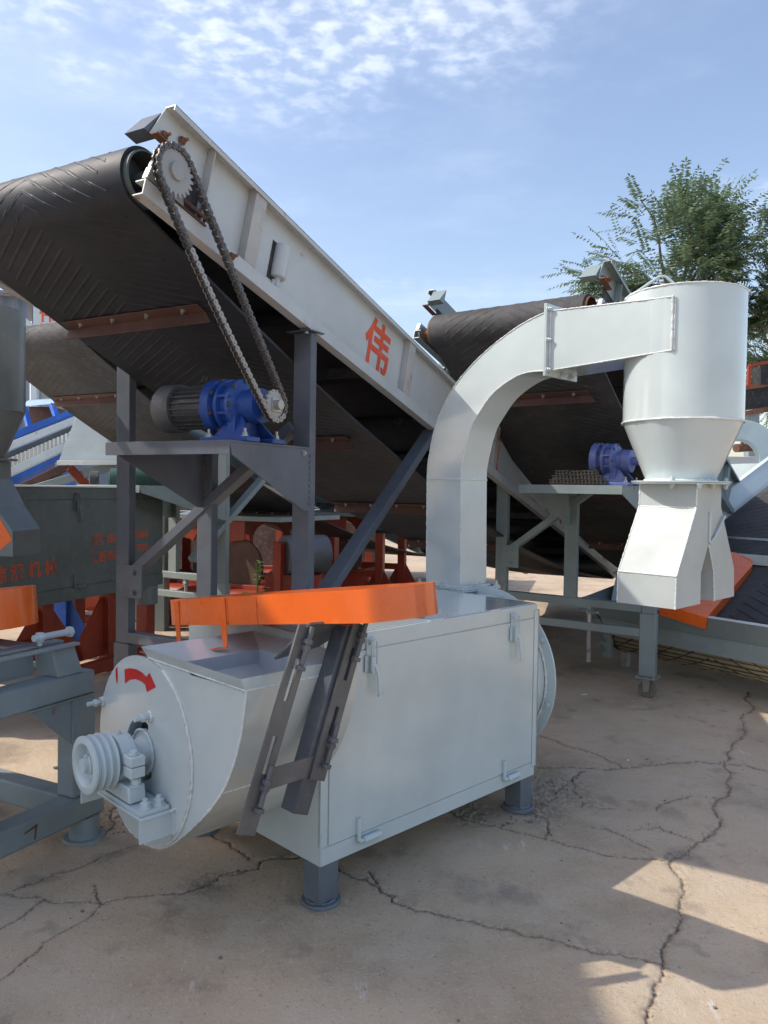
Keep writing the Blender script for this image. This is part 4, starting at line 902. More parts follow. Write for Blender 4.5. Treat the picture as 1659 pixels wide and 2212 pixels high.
for ch_, px, py in zip('销售136', (204, 219, 231.5, 238, 245), (1168, 1166, 1164.5, 1164, 1163.4)): t2txt(ch_, px, py, .088, .03, TEXTD, .95)
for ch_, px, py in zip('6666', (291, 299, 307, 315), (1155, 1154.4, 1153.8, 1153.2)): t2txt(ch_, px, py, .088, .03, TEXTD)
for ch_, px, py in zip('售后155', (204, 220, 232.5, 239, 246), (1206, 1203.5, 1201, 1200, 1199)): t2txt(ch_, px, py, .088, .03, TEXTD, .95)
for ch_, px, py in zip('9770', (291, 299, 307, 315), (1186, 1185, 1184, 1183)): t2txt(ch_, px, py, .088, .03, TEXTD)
cl2 = V((-2.285, 4.3, 0))-O2; cyclone_unit(m2, (cl2.dot(u2), cl2.dot(v2)), .085, -1.35, DARKL)
b = MB(); b.loft([[V((.05, -.10, z)) + q for q in (V((0, 0, 0)), V((.22, 0, 0)), V((.22, .24, 0)), V((0, .24, 0)))] for z in (1.49, 2.0)], True, True); 
b.box((-.45, -.38, 2.12), (.27, -.16, 2.36)); b.build('blower_pipe', DARKL, m2, .002)
for (u, v) in ((.12, .08), (.12, .82), (L2-.12, .08), (L2-.12, .82)):
    b = MB(); b.lathe([(.10, .50), (.10, zb2-.001)], (u, v, 0), (0, 0, 1), 20); lo = b.build('foot', DARKL, m2)
# orange stand that carries it
st = thing('machine_stand', 'shade-darkened orange welded stand with triangular gussets under the dark grey machine', 'stand', O2, az_rot(az2))
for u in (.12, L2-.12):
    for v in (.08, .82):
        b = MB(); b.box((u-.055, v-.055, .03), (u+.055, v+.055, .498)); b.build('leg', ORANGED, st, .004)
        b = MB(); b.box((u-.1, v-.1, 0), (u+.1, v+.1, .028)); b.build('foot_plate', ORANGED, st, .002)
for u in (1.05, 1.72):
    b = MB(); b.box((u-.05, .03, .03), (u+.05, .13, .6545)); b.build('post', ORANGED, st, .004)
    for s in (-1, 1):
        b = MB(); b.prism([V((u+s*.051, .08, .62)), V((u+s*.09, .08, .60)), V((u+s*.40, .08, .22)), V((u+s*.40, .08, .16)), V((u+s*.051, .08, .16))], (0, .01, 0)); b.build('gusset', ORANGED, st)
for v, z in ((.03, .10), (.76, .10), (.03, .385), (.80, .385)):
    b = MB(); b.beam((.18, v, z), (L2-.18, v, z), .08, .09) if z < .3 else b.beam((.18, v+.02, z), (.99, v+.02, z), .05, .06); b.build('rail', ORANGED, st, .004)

# ================================================================== FRONT-LEFT MOTOR BASE
azf = R(26.5); OF = V((-1.21, 3.23, 0)); uF = V((math.sin(azf), math.cos(azf), 0)); vF = V((-math.cos(azf), math.sin(azf), 0))
mb_ = thing('motor_base', 'slate grey square tube motor base with orange belt guard at the left edge', 'machine base', OF, az_rot(azf))
def part(name, mat, parent, bev, *boxes):
    m = MB()
    for a, c in boxes: m.box(a, c)
    return m.build(name, mat, parent, bev)
part('top_beam', GREEN2, mb_, .010, ((-2.1, 0, .621), (.0, .10, .721)))
part('lower_beam', GREEN2, mb_, .010, ((-2.1, -.012, .101), (.045, .09, .203)))
part('post', GREEN2, mb_, .008, ((-.112, .001, .2035), (.004, .099, .6205)))
part('post', GREEN2, mb_, .008, ((-.60, .001, .2035), (-.455, .099, .6205)))
part('cross_beam', GREEN2, mb_, .010, ((-.112, .0905, .103), (-.012, 1.3, .203)))
part('cross_beam', GREEN2, mb_, .010, ((-.112, .1005, .621), (-.012, 1.3, .7205)))
part('rear_beam', GREEN2, mb_, .010, ((-2.1, 1.3005, .621), (.0, 1.4, .721)))
part('rear_post', GREEN2, mb_, .008, ((-.112, 1.301, .0), (.0, 1.4, .6205)))
g = MB(); g.prism([V((-.320, .006, .6205)), V((-.1125, .006, .6205)), V((-.1125, .006, .43))], (0, .01, 0)); g.build('gusset', GREEN2, mb_)
ftm = MB(); ftm.lathe([(.062, .012), (.062, .1005)], (-.02, .04, 0), (0, 0, 1), 24); fto = ftm.build('foot', GREEN2, mb_); ftm = MB(); ftm.lathe([(.085, 0), (.085, .012)], (-.02, .04, 0), (0, 0, 1), 28); ftm.build('foot_plate', GREEN2, fto, .001)
weld([(-.325, -.001, .6195), (-.12, -.001, .6195), (.0, -.001, .6195)], .004, 'weld_bead', GREEN2, mb_); weld([(-.1135, .003, .615), (-.1135, .003, .44)], .004, 'weld_bead', GREEN2, mb_); weld([(-.05, -.013, .1005), (.04, -.013, .1005)], .003, 'weld_bead', GREEN2, mb_)
g = MB(); g.hexa([V((-.185, .005, .7215)), V((-.06, .005, .7215)), V((-.06, .13, .7215)), V((-.185, .13, .7215)), V((-.195, .03, .838)), V((-.085, .03, .838)), V((-.085, .14, .838)), V((-.195, .14, .838))]); g.build('slide_block', GREEN2, mb_, .004)
g = MB(); g.hexa([V((-.66, .005, .7215)), V((-.50, .005, .7215)), V((-.50, .13, .7215)), V((-.66, .13, .7215)), V((-.66, .03, .838)), V((-.52, .03, .838)), V((-.52, .14, .838)), V((-.66, .14, .838))]); g.build('slide_block', GREEN2, mb_, .004)
part('slide_plate', GREEN2, mb_, .002, ((-1.3, .0, .8385), (-.08, .035, .849)), ((-1.3, .095, .8385), (-.08, .15, .849)))
part('slide_web', GREEN2, mb_, .002, ((-1.3, .132, .7215), (-.2, .14, .838)))
part('motor_rail', GREEN2, mb_, .003, ((-.30, .152, .838), (-.20, 1.2, .852)))
g = MB(); g.tube((-.245, .075, .884), (-.065, .075, .884), .0135, 16); go_ = g.build('adjusting_bolt', GREYB, mb_); g = MB(); g.hexn((-.077, .075, .884), (1, 0, 0), .023, .018); g.build('bolt_head', GREYB, go_); g = MB(); g.hexn((-.225, .075, .884), (1, 0, 0), .023, .02); g.build('nut', GREYB, go_)
part('bolt_lug', GREYB, mb_, .002, ((-.222, .066, .8495), (-.21, .084, .872)))
rs_ = MB(); rs_.add([V((-.36, -.0127, .163)), V((-.30, -.0127, .178)), V((-.296, -.0127, .176)), V((-.306, -.0127, .118)), V((-.313, -.0127, .12)), V((-.309, -.0127, .166)), V((-.355, -.0127, .158))], [(0, 1, 2, 3, 4, 5, 6)]); rs_.build('rust_run', RUST, mb_, 0, 0)
# its orange guard
gl = MB(); c = dep(-30, 1318, 3.1)-OF; cl = V((c.dot(uF), c.dot(vF), c.z))
ol = [(.62*0-.9, .16), (-.9, -.16)]
pts = [(-1.1, .19)]+[(-1.1, -.19)]+[(.0+.19*math.cos(a), .19*math.sin(a)) for a in np.linspace(-math.pi/2, math.pi/2, 16)]
tilt = V((0, .10, 1)).normalized(); ax1 = V((math.cos(-.15), math.sin(-.15)*1, .0)); ax1 = V((.35, -.937, .12)).normalized(); ax2 = ax1.cross(tilt).normalized()
top = [cl+ax1*a+ax2*b_+tilt*.075 for a, b_ in pts]; bot = [cl+ax1*a+ax2*b_-tilt*.075 for a, b_ in pts]
gl.loft([top, bot], False, False); gl.prism(top, tilt*.003); glo = gl.build('belt_guard', ORANGE, mb_, 0, 30)
q0 = [dep(x, y, 3.25)-OF for x, y in ((-25, 1080), (4, 1127), (27, 1166), (-5, 1193), (-30, 1150))]; q0 = [V((q.dot(uF), q.dot(vF), q.z)) for q in q0]
gl = MB(); gl.prism(q0, (.06, .08, 0)); gl.build('guard_bracket', ORANGE, mb_, .002)

# unseen silo, added out of view on the left to shade the foreground
fh_ = thing('added_shade_silo', 'added tall grey silo, unseen at far left, put in to shade the foreground', 'silo', (-5.05, 1.60, 0), 0)
m = MB(); hrg = lambda a, b_, z: [V((-a, -b_, z)), V((a, -b_, z)), V((a, b_, z)), V((-a, b_, z))]
m.loft([hrg(.55, 1.55, 5.36), hrg(.55, 1.55, .62), hrg(.30, .9, .25)]); m.build('bin', PALE, fh_, .003, 20)
for sx in (-1, 1):
    for sy in (-1, 1): m = MB(); m.box((sx*.50-.05, sy*1.48-.05, 0), (sx*.50+.05, sy*1.48+.05, .64)); m.build('leg', GREEN2, fh_, .005)
    for z in (1.8, 3.4, 5.0): m = MB(); m.box((sx*.551-.02, -1.55, z), (sx*.551+.02, 1.55, z+.06)); m.build('stiffener_band', GREEN2, fh_, .003)

# ================================================================== CONVEYOR AT FAR RIGHT (tail end towards the viewer)
az4 = R(55); O4 = V((1.86, 6.56, 0)); D4 = V((math.sin(az4), math.cos(az4), 0)); W4 = V((math.cos(az4), -math.sin(az4), 0)); i4 = R(24)
c4 = thing('feed_conveyor', 'feed conveyor with clay-caked chevron belt, tail end towards us at right edge', 'conveyor', O4, az_rot(az4))
# local: x along D4, y = -W4 direction (left); build with y negative to the right
def K4(t, w, n): return V((t*math.cos(i4)-n*math.sin(i4), -w, .40+t*math.sin(i4)+n*math.cos(i4)))
wb0, wb1 = .16, 2.02
def b4_path():
    p = [(t, .12) for t in np.linspace(4.2, .1, 10)]+[(.1+.20*math.cos(a), -.08+.20*math.sin(a)) for a in np.linspace(math.pi/2, math.pi*1.5, 18)[1:]]+[(t, -.28) for t in np.linspace(.1, 4.2, 10)[1:]]
    return p
P4 = np.array(b4_path()); s4 = np.hypot(*np.diff(P4, axis=0).T); q4 = np.concatenate([[0], np.cumsum(s4)])
def b4(l, w, off=0):
    l = min(max(l, 0), q4[-1]-1e-6); i = np.searchsorted(q4, l, side='right')-1; a, e = P4[i], P4[i+1]; d = (e-a)/s4[i]; p = a+d*(l-q4[i]); nr = np.array([-d[1], d[0]])*-1
    return K4(p[0]+nr[0]*off, w, p[1]+nr[1]*off)
m = MB(); rings = [[b4(l, wb0, 0), b4(l, wb0, .012), b4(l, wb1, .012), b4(l, wb1, 0)] for l in list(q4[:-1]+1e-5)+[q4[-1]]]; m.loft(rings); bt4 = m.build('belt', BELTD, c4, 0, 50)
m = MB(); l = .2
while l < q4[-1]-.5:
    for sg in (-1, 1):
        rings = []
        for i in range(7):
            t = .02+.86*i/6; ll = l+t*.55; w = (wb0+wb1)/2+sg*t
            rings.append([b4(ll-.010, w, .0115), b4(ll-.004, w, .018), b4(ll+.004, w, .018), b4(ll+.010, w, .0115)])
        m.loft(rings)
    l += .10
r4 = m.build('chevron_ribs', BELTD, bt4, 0, 0); r4['kind'] = 'stuff'
m = MB(); rings = [[b4(l, wb0+.05, .0125), b4(l, wb1-.05, .0125), b4(l, wb1-.05, .0132), b4(l, wb0+.05, .0132)] for l in np.linspace(q4[9]+.22, q4[26]+.5, 22)]; m.loft(rings); m.build('caked_clay', BELTY, bt4, 0, 50)
lc = MB(); lc.hexa([b4(q4[9]-1.35, wb0+.02, .0125), b4(q4[9]-1.35, wb1-.02, .0125), b4(q4[9]-1.31, wb1-.02, .0125), b4(q4[9]-1.31, wb0+.02, .0125), b4(q4[9]-1.35, wb0+.02, .02), b4(q4[9]-1.35, wb1-.02, .02), b4(q4[9]-1.31, wb1-.02, .02), b4(q4[9]-1.31, wb0+.02, .02)]); lc.build('belt_lacing', STEEL, bt4)
m = MB(); m.prism([V((-.16, .06, .60)), V((-.16, -2.2, .60)), V((-.10, -2.2, .45)), V((-.10, -.10, .45))], (.006, 0, .004)); m.build('tail_apron', GREEN, c4, .001)
m = MB(); m.prism([V((-.10, -.10, .449)), V((-.10, -2.2, .449)), V((-.112, -2.2, .325)), V((-.112, -.16, .325))], (.006, 0, 0)); m.build('tail_plate', GREEN, c4, .001)
m = MB(); m.prism([V((-.168, .06, .60)), V((-.168, -2.2, .60)), V((-.130, -2.2, .606)), V((-.130, .06, .606))], (0, 0, .005)); m.build('apron_rim', WHITEP, c4)
m = MB(); m.prism([V((-.155, .065, .60)), V((-.10, -.10, .45)), V((-.10, -.12, .325)), V((-.02, -.12, .325)), V((.9, .065, .80))], (0, .005, 0)); m.build('tail_side_plate', GREEN, c4)
for w, s in ((.10, -1), (2.08, 1)):
    m = MB(); m.prism([K4(.0, w, .05), K4(4.2, w, .05), K4(4.2, w-s*-.10, .26), K4(.35, w-s*-.10, .26)], (0, -.005*s, 0)); sw = m.build('side_wall', PALE, c4, .001)
    m = MB(); m.prism([K4(.35, w+s*.10, .262), K4(4.2, w+s*.10, .262), K4(4.2, w+s*.155, .262), K4(.35, w+s*.155, .262)], (0, 0, .006)); m.build('wall_flange', PALE, sw, .001)
    m = MB(); m.prism([K4(.0, w, -.06), K4(4.2, w, -.06), K4(4.2, w, .045), K4(.0, w, .045)], (0, -.05*s, 0)); m.build('side_channel', GREEN, c4, .002)
for t in (.25, 4.0):
    for w in (.10, 2.08):
        m = MB(); z = K4(t, w, -.07).z; p = K4(t, w, 0); m.box((p.x-.03, p.y-.03, 0), (p.x+.03, p.y+.03, z)); m.build('leg', GREEN, c4, .003)
m = MB(); m.box((-.10, -.20, .13), (-.06, -.12, .32)); 
for z in (.17, .25): m.prism([V((-.10, -.16, z)), V((-.17, -.13, z+.02)), V((-.10, -.10, z+.05))], (.02, 0, 0))
m.build('tail_bearing_bracket', GREEN, c4, .001)
xb = MB(); xb.beam(K4(1.0, .12, .17), K4(1.0, 2.06, .17), .05, .08); xb.build('cross_bar', PALE, c4, .002)
# loose orange guard resting on the apron and the belt
gA = dep(1478, 1316, 5.66); gB = dep(1582, 1206, 6.35); ga = (gB-gA).normalized(); gs = (dep(1625, 1212, 6.28)-dep(1545, 1198, 6.42)); gs = (gs-ga*gs.dot(ga)).normalized(); gn = gs.cross(ga).normalized(); Lg = (gB-gA).length
gn = gn if gn.z > 0 else -gn
pts = [(-.02, -.17), (-.02, .17), (Lg-.05, .17)]+[(Lg-.05+.17*math.sin(a), .17*math.cos(a)) for a in np.linspace(.15, math.pi-.15, 14)]+[(Lg-.05, -.17)]
m = MB(); gtop = [gA+ga*a+gs*b_ for a, b_ in pts]; m.prism(gtop, -gn*.10); og = m.build('belt_guard', ORANGE, None, .002, 30)
og = tag(og, 'loose orange belt guard lying across the trough of the right-hand feed conveyor', 'guard')
m = MB(); q = gA+ga*(Lg*.62)+gs*.172-gn*.085; m.prism([q, q+ga*.05, q+ga*.05+gs*.02-gn*.07, q+gs*.02-gn*.07], gs*.004); m.prism([q+gs*.02-gn*.07, q+ga*.05+gs*.02-gn*.07, q+ga*.05+gs*.10-gn*.072, q+gs*.10-gn*.072], -gn*.004); m.build('mounting_tab', ORANGE, og)

# coil of spare chain on the rear platform
lk0, lk1 = link_mesh(True), link_mesh(False)
cc = MB(); base = c3.location; rz = az_rot(R(36)); X3 = V((math.cos(rz), math.sin(rz), 0)); Y3 = V((-math.sin(rz), math.cos(rz), 0))
def w3(x, y, z): return base+X3*x+Y3*y+V((0, 0, z))
k = 0
for lay in range(3):
    for row, yy in enumerate((-.02, .05)):
        for j in range(15-2*lay):
            src = lk0 if k % 2 == 0 else lk1; p = w3(-.53+.0*lay+row*.03, .10+j*.0255+lay*.03, 1.545+.024+lay*.03+random.uniform(-.003, .003)); k += 1
            rot = Matrix.Rotation(random.uniform(-.12, .12), 3, 'Z')
            cc.add([p+rot @ (Y3*v[0]+V((0, 0, 1))*v[1]*.9+X3*v[2]*1.0) for v in lk0.v] if src is lk0 else [p+rot @ (Y3*v[0]+V((0, 0, 1))*v[1]*.9+X3*v[2]) for v in lk1.v], src.f)
o = cc.build('spare_chain', CHAINM, None, 0, 30); tag(o, 'coil of spare drive chain on the motor platform behind the pipe', 'chain')

# ================================================================== BACKGROUND, RIGHT
pm_ = thing('dewatering_machine', 'pale blue machine with curved duct and round tank beyond the cyclone at right edge', 'machine', tuple(dep(1640, 1085, 9.0).xy)+(0,), 0)
PO = pm_.location.copy()
def lo_(x, y, Y): return dep(x, y, Y)-PO
t_ = MB(); c = lo_(1690, 1045, 9.0); r_t = .66; zt_ = lo_(1690, 1005, 9).z; zb_ = lo_(1690, 1082, 9).z
t_.lathe([(r_t-.01, zt_-.08), (r_t-.01, zt_), (r_t, zt_), (r_t, zb_), (r_t*.5, zb_-.6), (.15, zb_-.9), (.15, .0)], (c.x, c.y, 0), (0, 0, 1), 56); t_.build('tank', PALE, pm_, 0, 30)
oo = [(1560, 925), (1585, 912), (1612, 908), (1640, 915), (1668, 935), (1690, 975), (1695, 1010)]; ii = [(1560, 958), (1585, 950), (1607, 950), (1625, 958), (1638, 975), (1641, 995), (1641, 1010)]
t_ = MB(); rings = []
for (a, b_), (c_, d_) in zip(smooth(oo), smooth(ii)):
    p, q = lo_(a, b_, 8.9), lo_(c_, d_, 8.9); rings.append([p, q, q+V((.12, .34, 0)), p+V((.12, .34, 0))])
t_.loft(rings); t_.build('curved_duct', PALE, pm_, .003, 30)
t_ = MB(); p = lo_(1560, 1005, 10.2); t_.box((p.x, p.y, 0), (p.x+2.5, p.y+.8, p.z+.12)); t_.build('casing', WHITEP, pm_, .004)
t_ = MB(); t_.tube(lo_(1590, 968, 9.9), lo_(1645, 964, 10.1), .055, 18); t_.build('rusty_roller', RUST, pm_)
t_ = MB()
for x in (1602, 1622): t_.beam(lo_(x, 962, 9.9), lo_(x+6, 935, 9.9), .03, .03)
t_.beam(lo_(1606, 937, 9.9), lo_(1640, 935, 10), .03, .03); t_.build('roller_frame', RUST, pm_)
rf = thing('pipe_rack', 'rusty orange steel frame with dark panels at the right edge under the trees', 'rack', tuple(dep(1650, 900, 12).xy)+(0,), 0); RO = rf.location.copy()
def lr_(x, y, Y): return dep(x, y, Y)-RO
for y in (834, 889): m = MB(); m.beam(lr_(1590, y+6, 12), lr_(1800, y-24, 12.4), .10, .07); m.build('rail', RUST, rf, .003)
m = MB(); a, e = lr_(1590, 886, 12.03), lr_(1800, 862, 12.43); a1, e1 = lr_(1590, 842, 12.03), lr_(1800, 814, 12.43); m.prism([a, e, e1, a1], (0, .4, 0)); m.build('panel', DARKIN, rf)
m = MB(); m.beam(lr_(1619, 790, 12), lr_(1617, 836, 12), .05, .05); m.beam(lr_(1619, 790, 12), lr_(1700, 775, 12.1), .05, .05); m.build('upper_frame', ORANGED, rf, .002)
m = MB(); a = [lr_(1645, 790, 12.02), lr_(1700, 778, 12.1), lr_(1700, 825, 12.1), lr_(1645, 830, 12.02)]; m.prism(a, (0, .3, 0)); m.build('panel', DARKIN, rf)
for x in (1625, 1760): m = MB(); p = lr_(x, 889, 12.15); m.box((p.x-.08, p.y-.08, 0), (p.x+.08, p.y+.08, p.z)); m.build('column', GREEN2, rf, .003)

# ================================================================== BACKGROUND, LEFT
def W3(px, py, Y): return dep(px, py, Y)
def stripe(mb, a, b_, c, d, thick=.05, Y=(9, 9.6)):
    """plate seen edge to edge: four picture points, left pair at depth Y0, right pair at Y1"""
    P_ = [W3(*a, Y[0]), W3(*b_, Y[1]), W3(*c, Y[1]), W3(*d, Y[0])]; mb.prism(P_, (.25*thick, thick, 0))
bt = thing('inclined_trough', 'white and blue inclined trough conveyor far behind at left', 'conveyor', tuple(W3(60, 990, 9).xy)+(0,), 0); BO = bt.location.copy()
def tp(name, mat, pts, thick, Y=(9, 9.6), bev=.003, parent=None):
    m = MB(); stripe(m, *pts, thick, Y); o = m.build(name, mat, parent or bt, bev); o.location = -BO; return o
tp('blue_edge', BLUEF, ((-60, 965), (165, 880), (165, 893), (-60, 985)), .06)
tp('side_wall', WHITEP, ((-60, 985.5), (175, 893.5), (175, 909), (-60, 1006)), .05)
tp('belt_cover', paint('ribbed_cover', (.44, .43, .38), .7, .1, .3), ((-60, 1024), (170, 925), (170, 940), (-60, 1047)), .05, (8.9, 9.5))
tp('inner_strip', DARKM, ((-60, 1006.5), (175, 909.5), (170, 924), (-60, 1023)), .04, (9.05, 9.65))
tp('side_wall', WHITEP, ((-60, 1047.5), (170, 940.5), (170, 958), (-60, 1066)), .06, (8.8, 9.4))
tp('lower_frame', BLUEF, ((-60, 1068), (170, 960), (170, 972), (-60, 1085)), .5, (8.9, 9.5))
for x in (20, 150): m = MB(); p = W3(x, 1010, 9.3)-BO; m.box((p.x-.05, p.y-.05, 0), (p.x+.05, p.y+.05, p.z)); m.build('leg', BLUEF, bt, .003)
for k in range(26):
    t = k/26; a = W3(-60+230*t, 1024-99*t, 8.9+.6*t); e = W3(-60+230*t, 1047-107*t, 8.9+.6*t); m = MB(); m.beam(a+V((0, -.006, 0))-BO, e+V((0, -.006, 0))-BO, .02, .012, (0, 1, 0)); m.build('slat', WHITEP, bt)
bh_ = thing('blue_hopper', 'blue framed hopper with pale blue lid beyond the left trough', 'hopper', tuple(W3(85, 900, 10).xy)+(0,), 0); HO = bh_.location.copy()
m = MB(); m.hexa([W3(52, 878, 9.8)-HO, W3(118, 872, 9.8)-HO, W3(112, 868, 10.6)-HO, W3(62, 872, 10.6)-HO, W3(58, 866, 9.85)-HO, W3(113, 862, 9.85)-HO, W3(108, 861, 10.5)-HO, W3(66, 864, 10.5)-HO]); m.build('lid', paint('light_blue_paint', (.25, .42, .62), .4, .1, .2), bh_, .003)
for a, e in (((52, 880), (64, 925)), ((112, 874), (124, 905))): m = MB(); m.beam(W3(*a, 9.8)-HO, W3(*e, 9.7)-HO, .06, .06); m.build('strut', BLUEF, bh_, .003)
m = MB(); p = W3(88, 905, 10.1)-HO; m.box((p.x-.16, p.y, p.z-.25), (p.x+.16, p.y+.4, p.z+.16)); m.build('bin', RUSTB, bh_, .003)
m = MB(); m.box((-.2, .2, 0), (.2, .5, p.z-.26)); m.build('pedestal', DARKIN, bh_)
tpz = thing('chute_hood', 'pale blue trapezoid sheet hood catching the sun behind the left conveyor post', 'hood', tuple(W3(190, 990, 8.4).xy)+(0,), 0); TO = tpz.location.copy()
m = MB(); m.prism([W3(*q, 8.4)-TO for q in ((164, 901), (205, 893), (233, 920), (233, 978), (262, 979), (262, 994), (127, 995))], (.06, .5, 0)); m.build('hood_sheet', PALE, tpz, .003)
m = MB(); m.beam(W3(125, 1000, 8.35)-TO, W3(270, 999, 8.35)-TO, .05, .05); m.build('lip', WHITEP, tpz, .002)
for a, e, mt in (((36, 1060), (150, 1005), RUSTB), ((55, 1062), (255, 1003), GREEN), ((150, 1010), (200, 1060), ORANGED), ((262, 1000), (300, 1062), GREEN)):
    m = MB(); m.beam(W3(*a, 8.5)-TO, W3(*e, 8.6)-TO, .09, .09); m.build('support_beam', mt, tpz, .003)
for x in (130, 250): m = MB(); p = W3(x, 1000, 8.7)-TO; m.box((p.x-.04, p.y-.04, 0), (p.x+.04, p.y+.04, p.z)); m.build('leg', GREEN, tpz, .003)
# green motor
gmo = thing('green_motor', 'dark green electric motor with finned body behind the front conveyor posts', 'motor', tuple(W3(285, 1050, 8.0).xy)+(0,), 0); GO = gmo.location.copy(); GRN = paint('dark_green_paint', (.02, .075, .06), .4, .15, .2)
p = W3(300, 1040, 8.0)-GO; m = MB(); m.lathe([(.02, -.3), (.13, -.28), (.15, -.1), (.15, .3), (.12, .35), (.03, .36)], p, (1, .3, 0), 28); m.build('body', GRN, gmo, 0, 30)
m = MB(); m.lathe([(.10, 0), (.10, .08), (.05, .09)], p+V((-.38, -.1, 0)), (-1, -.3, 0), 24); m.build('pulley', MOTOR, gmo)
m = MB(); m.box((p.x-.25, p.y-.1, 0), (p.x+.3, p.y+.1, p.z-.14)); m.build('plinth', GREEN, gmo, .003)

# corrugated shed and painted board
sh_ = thing('storage_shed', 'blue grey corrugated steel shed at the far left edge', 'shed', (-9.2, 15.0, 0), 0); s0 = sh_.location.copy()
zr = W3(0, 628, 15).z; x1_ = W3(71, 640, 15).x-s0.x
m = MB(); xs_ = np.arange(-4.0, x1_, .075); prof = []
for i, x in enumerate(xs_): prof.append((x, -.03 if i % 4 in (0, 1) else 0.0))
ring0 = [V((x, y, 0)) for x, y in prof]; 
m.add(ring0+[V((x, y, zr-.12*(x1_-x)*-.0-.10)) for x, y in prof], [(i, i+1, len(prof)+i+1, len(prof)+i) for i in range(len(prof)-1)]); m.build('wall', SHEDM, sh_, 0, 0)
m = MB(); m.prism([V((-4.2, -.25, zr-.02+.25)), V((x1_+.15, -.25, zr-.13)), V((x1_+.15, 6, zr+.5)), V((-4.2, 6, zr+.9))], (0, 0, .05)); m.build('roof', SHEDM, sh_)
m = MB(); m.box((x1_-.02, .01, 0), (x1_, 6, zr-.1)); m.build('wall', SHEDM, sh_)
m = MB()
for k in range(14): m.lathe([(.03, 0), (.03, .3)], (x1_-.1-k*.31, -.30, zr-.05+.02*k), (0, 1, 0), 8)
m.build('roof_ribs', SHEDM, sh_)['kind'] = 'stuff'
bd = thing('painted_panel', 'pale steel panel with orange stencilled characters beside the far shed', 'panel', tuple(W3(105, 720, 11.5).xy)+(0,), 0); b0 = bd.location.copy()
m = MB(); a, e = W3(72, 652, 11.5)-b0, W3(150, 790, 11.5)-b0; m.box((a.x, 0, e.z), (e.x, .25, a.z)); pn = m.build('panel', PALE, bd, .004)
m = MB(); m.box((a.x+.1, .05, 0), (e.x-.1, .2, e.z-.001)); m.build('pedestal', GREEN, bd)
for ch_, py in (('伟', 680), ('源', 720)): q = W3(103, py, 11.49)-b0; text(ch_, 'stencil_lettering', TEXTO, pn, (q.x, -.002, q.z), (1, 0, 0), (0, 0, 1), .27, .02)
m = MB(); m.beam(W3(40, 690, 10.8)-b0, W3(75, 722, 10.8)-b0, .10, .16); m.beam(W3(75, 722, 10.8)-b0, W3(76, 1000, 10.8)-b0, .08, .08); m.build('angled_post', PALE, bd)

# ================================================================== ORANGE MACHINES BETWEEN THE LEGS
def orange_shredder(label, c, rz, s=1.0):
    t = thing('orange_shredder', label, 'shredder', c, rz, 'orange shredders behind the conveyors')
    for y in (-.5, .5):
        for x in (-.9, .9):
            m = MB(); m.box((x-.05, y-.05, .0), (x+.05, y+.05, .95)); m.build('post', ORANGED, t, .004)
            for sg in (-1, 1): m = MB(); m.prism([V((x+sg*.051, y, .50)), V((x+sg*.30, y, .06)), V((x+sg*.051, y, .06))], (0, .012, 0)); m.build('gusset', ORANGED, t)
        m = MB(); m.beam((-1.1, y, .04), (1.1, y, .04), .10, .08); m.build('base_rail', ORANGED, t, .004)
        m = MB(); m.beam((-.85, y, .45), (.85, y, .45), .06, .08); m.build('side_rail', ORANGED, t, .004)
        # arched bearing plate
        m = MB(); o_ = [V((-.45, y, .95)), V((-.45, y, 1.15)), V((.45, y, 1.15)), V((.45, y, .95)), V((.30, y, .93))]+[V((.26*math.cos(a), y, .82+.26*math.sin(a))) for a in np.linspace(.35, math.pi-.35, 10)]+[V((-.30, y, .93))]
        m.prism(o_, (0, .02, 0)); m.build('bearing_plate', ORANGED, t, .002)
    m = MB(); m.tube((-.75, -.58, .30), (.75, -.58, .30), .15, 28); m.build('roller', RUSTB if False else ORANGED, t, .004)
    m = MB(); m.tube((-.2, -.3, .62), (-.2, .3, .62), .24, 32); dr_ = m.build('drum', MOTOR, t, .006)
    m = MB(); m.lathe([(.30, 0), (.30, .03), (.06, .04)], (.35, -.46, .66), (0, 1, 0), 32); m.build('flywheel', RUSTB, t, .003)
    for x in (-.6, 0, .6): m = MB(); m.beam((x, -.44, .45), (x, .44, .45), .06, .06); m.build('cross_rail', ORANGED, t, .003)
    m = MB(); m.box((-.95, -.56, 1.151), (.95, .56, 1.20)); m.build('top_plate', GREEN, t, .003)
    return t
p = W3(520, 1240, 8.6); orange_shredder('red-orange shredder frame with arched bearing plates seen between the conveyor posts', (p.x, p.y, 0), -.5)
p = W3(705, 1240, 10.2); orange_shredder('farther red-orange shredder frame, right of the front conveyor post', (p.x, p.y, 0), -.3)
p = W3(215, 1320, 8.8); orange_shredder('red-orange shredder frame seen below the dark grey machine', (p.x, p.y, 0), .1)
# grey drum standing on the ground beside them
gd = thing('grey_drum', 'grey steel drum lying on its side beside the red-orange shredder', 'drum', tuple(W3(618, 1200, 7.8).xy)+(0,), 0); g0_ = gd.location.copy()
q = W3(612, 1200, 7.8)-g0_; m = MB(); m.lathe([(.02, 0), (.20, 0), (.205, .01), (.205, .45), (.20, .46), (.02, .46)], q, (.9, .5, 0), 36); m.build('shell', paint('drum_grey', (.12, .13, .15), .45, .12, .2), gd, .003, 30)
m = MB(); m.box((-.2, -.1, 0), (.35, .35, q.z-.19)); m.build('cradle', ORANGED, gd, .004)
m = MB(); m.lathe([(.05, 0), (.05, .06)], q+V((0.1, .1, .2)), (0, 0, 1), 6); m.build('bung', MOTOR, gd)
bn = thing('added_dark_bin', 'added long dark bin hiding the sunlit ground beyond the red-orange shredders', 'bin', tuple(W3(600, 1200, 12.5).xy)+(0,), -.1)  # made-up bin, put in to darken the gap and cover lit ground
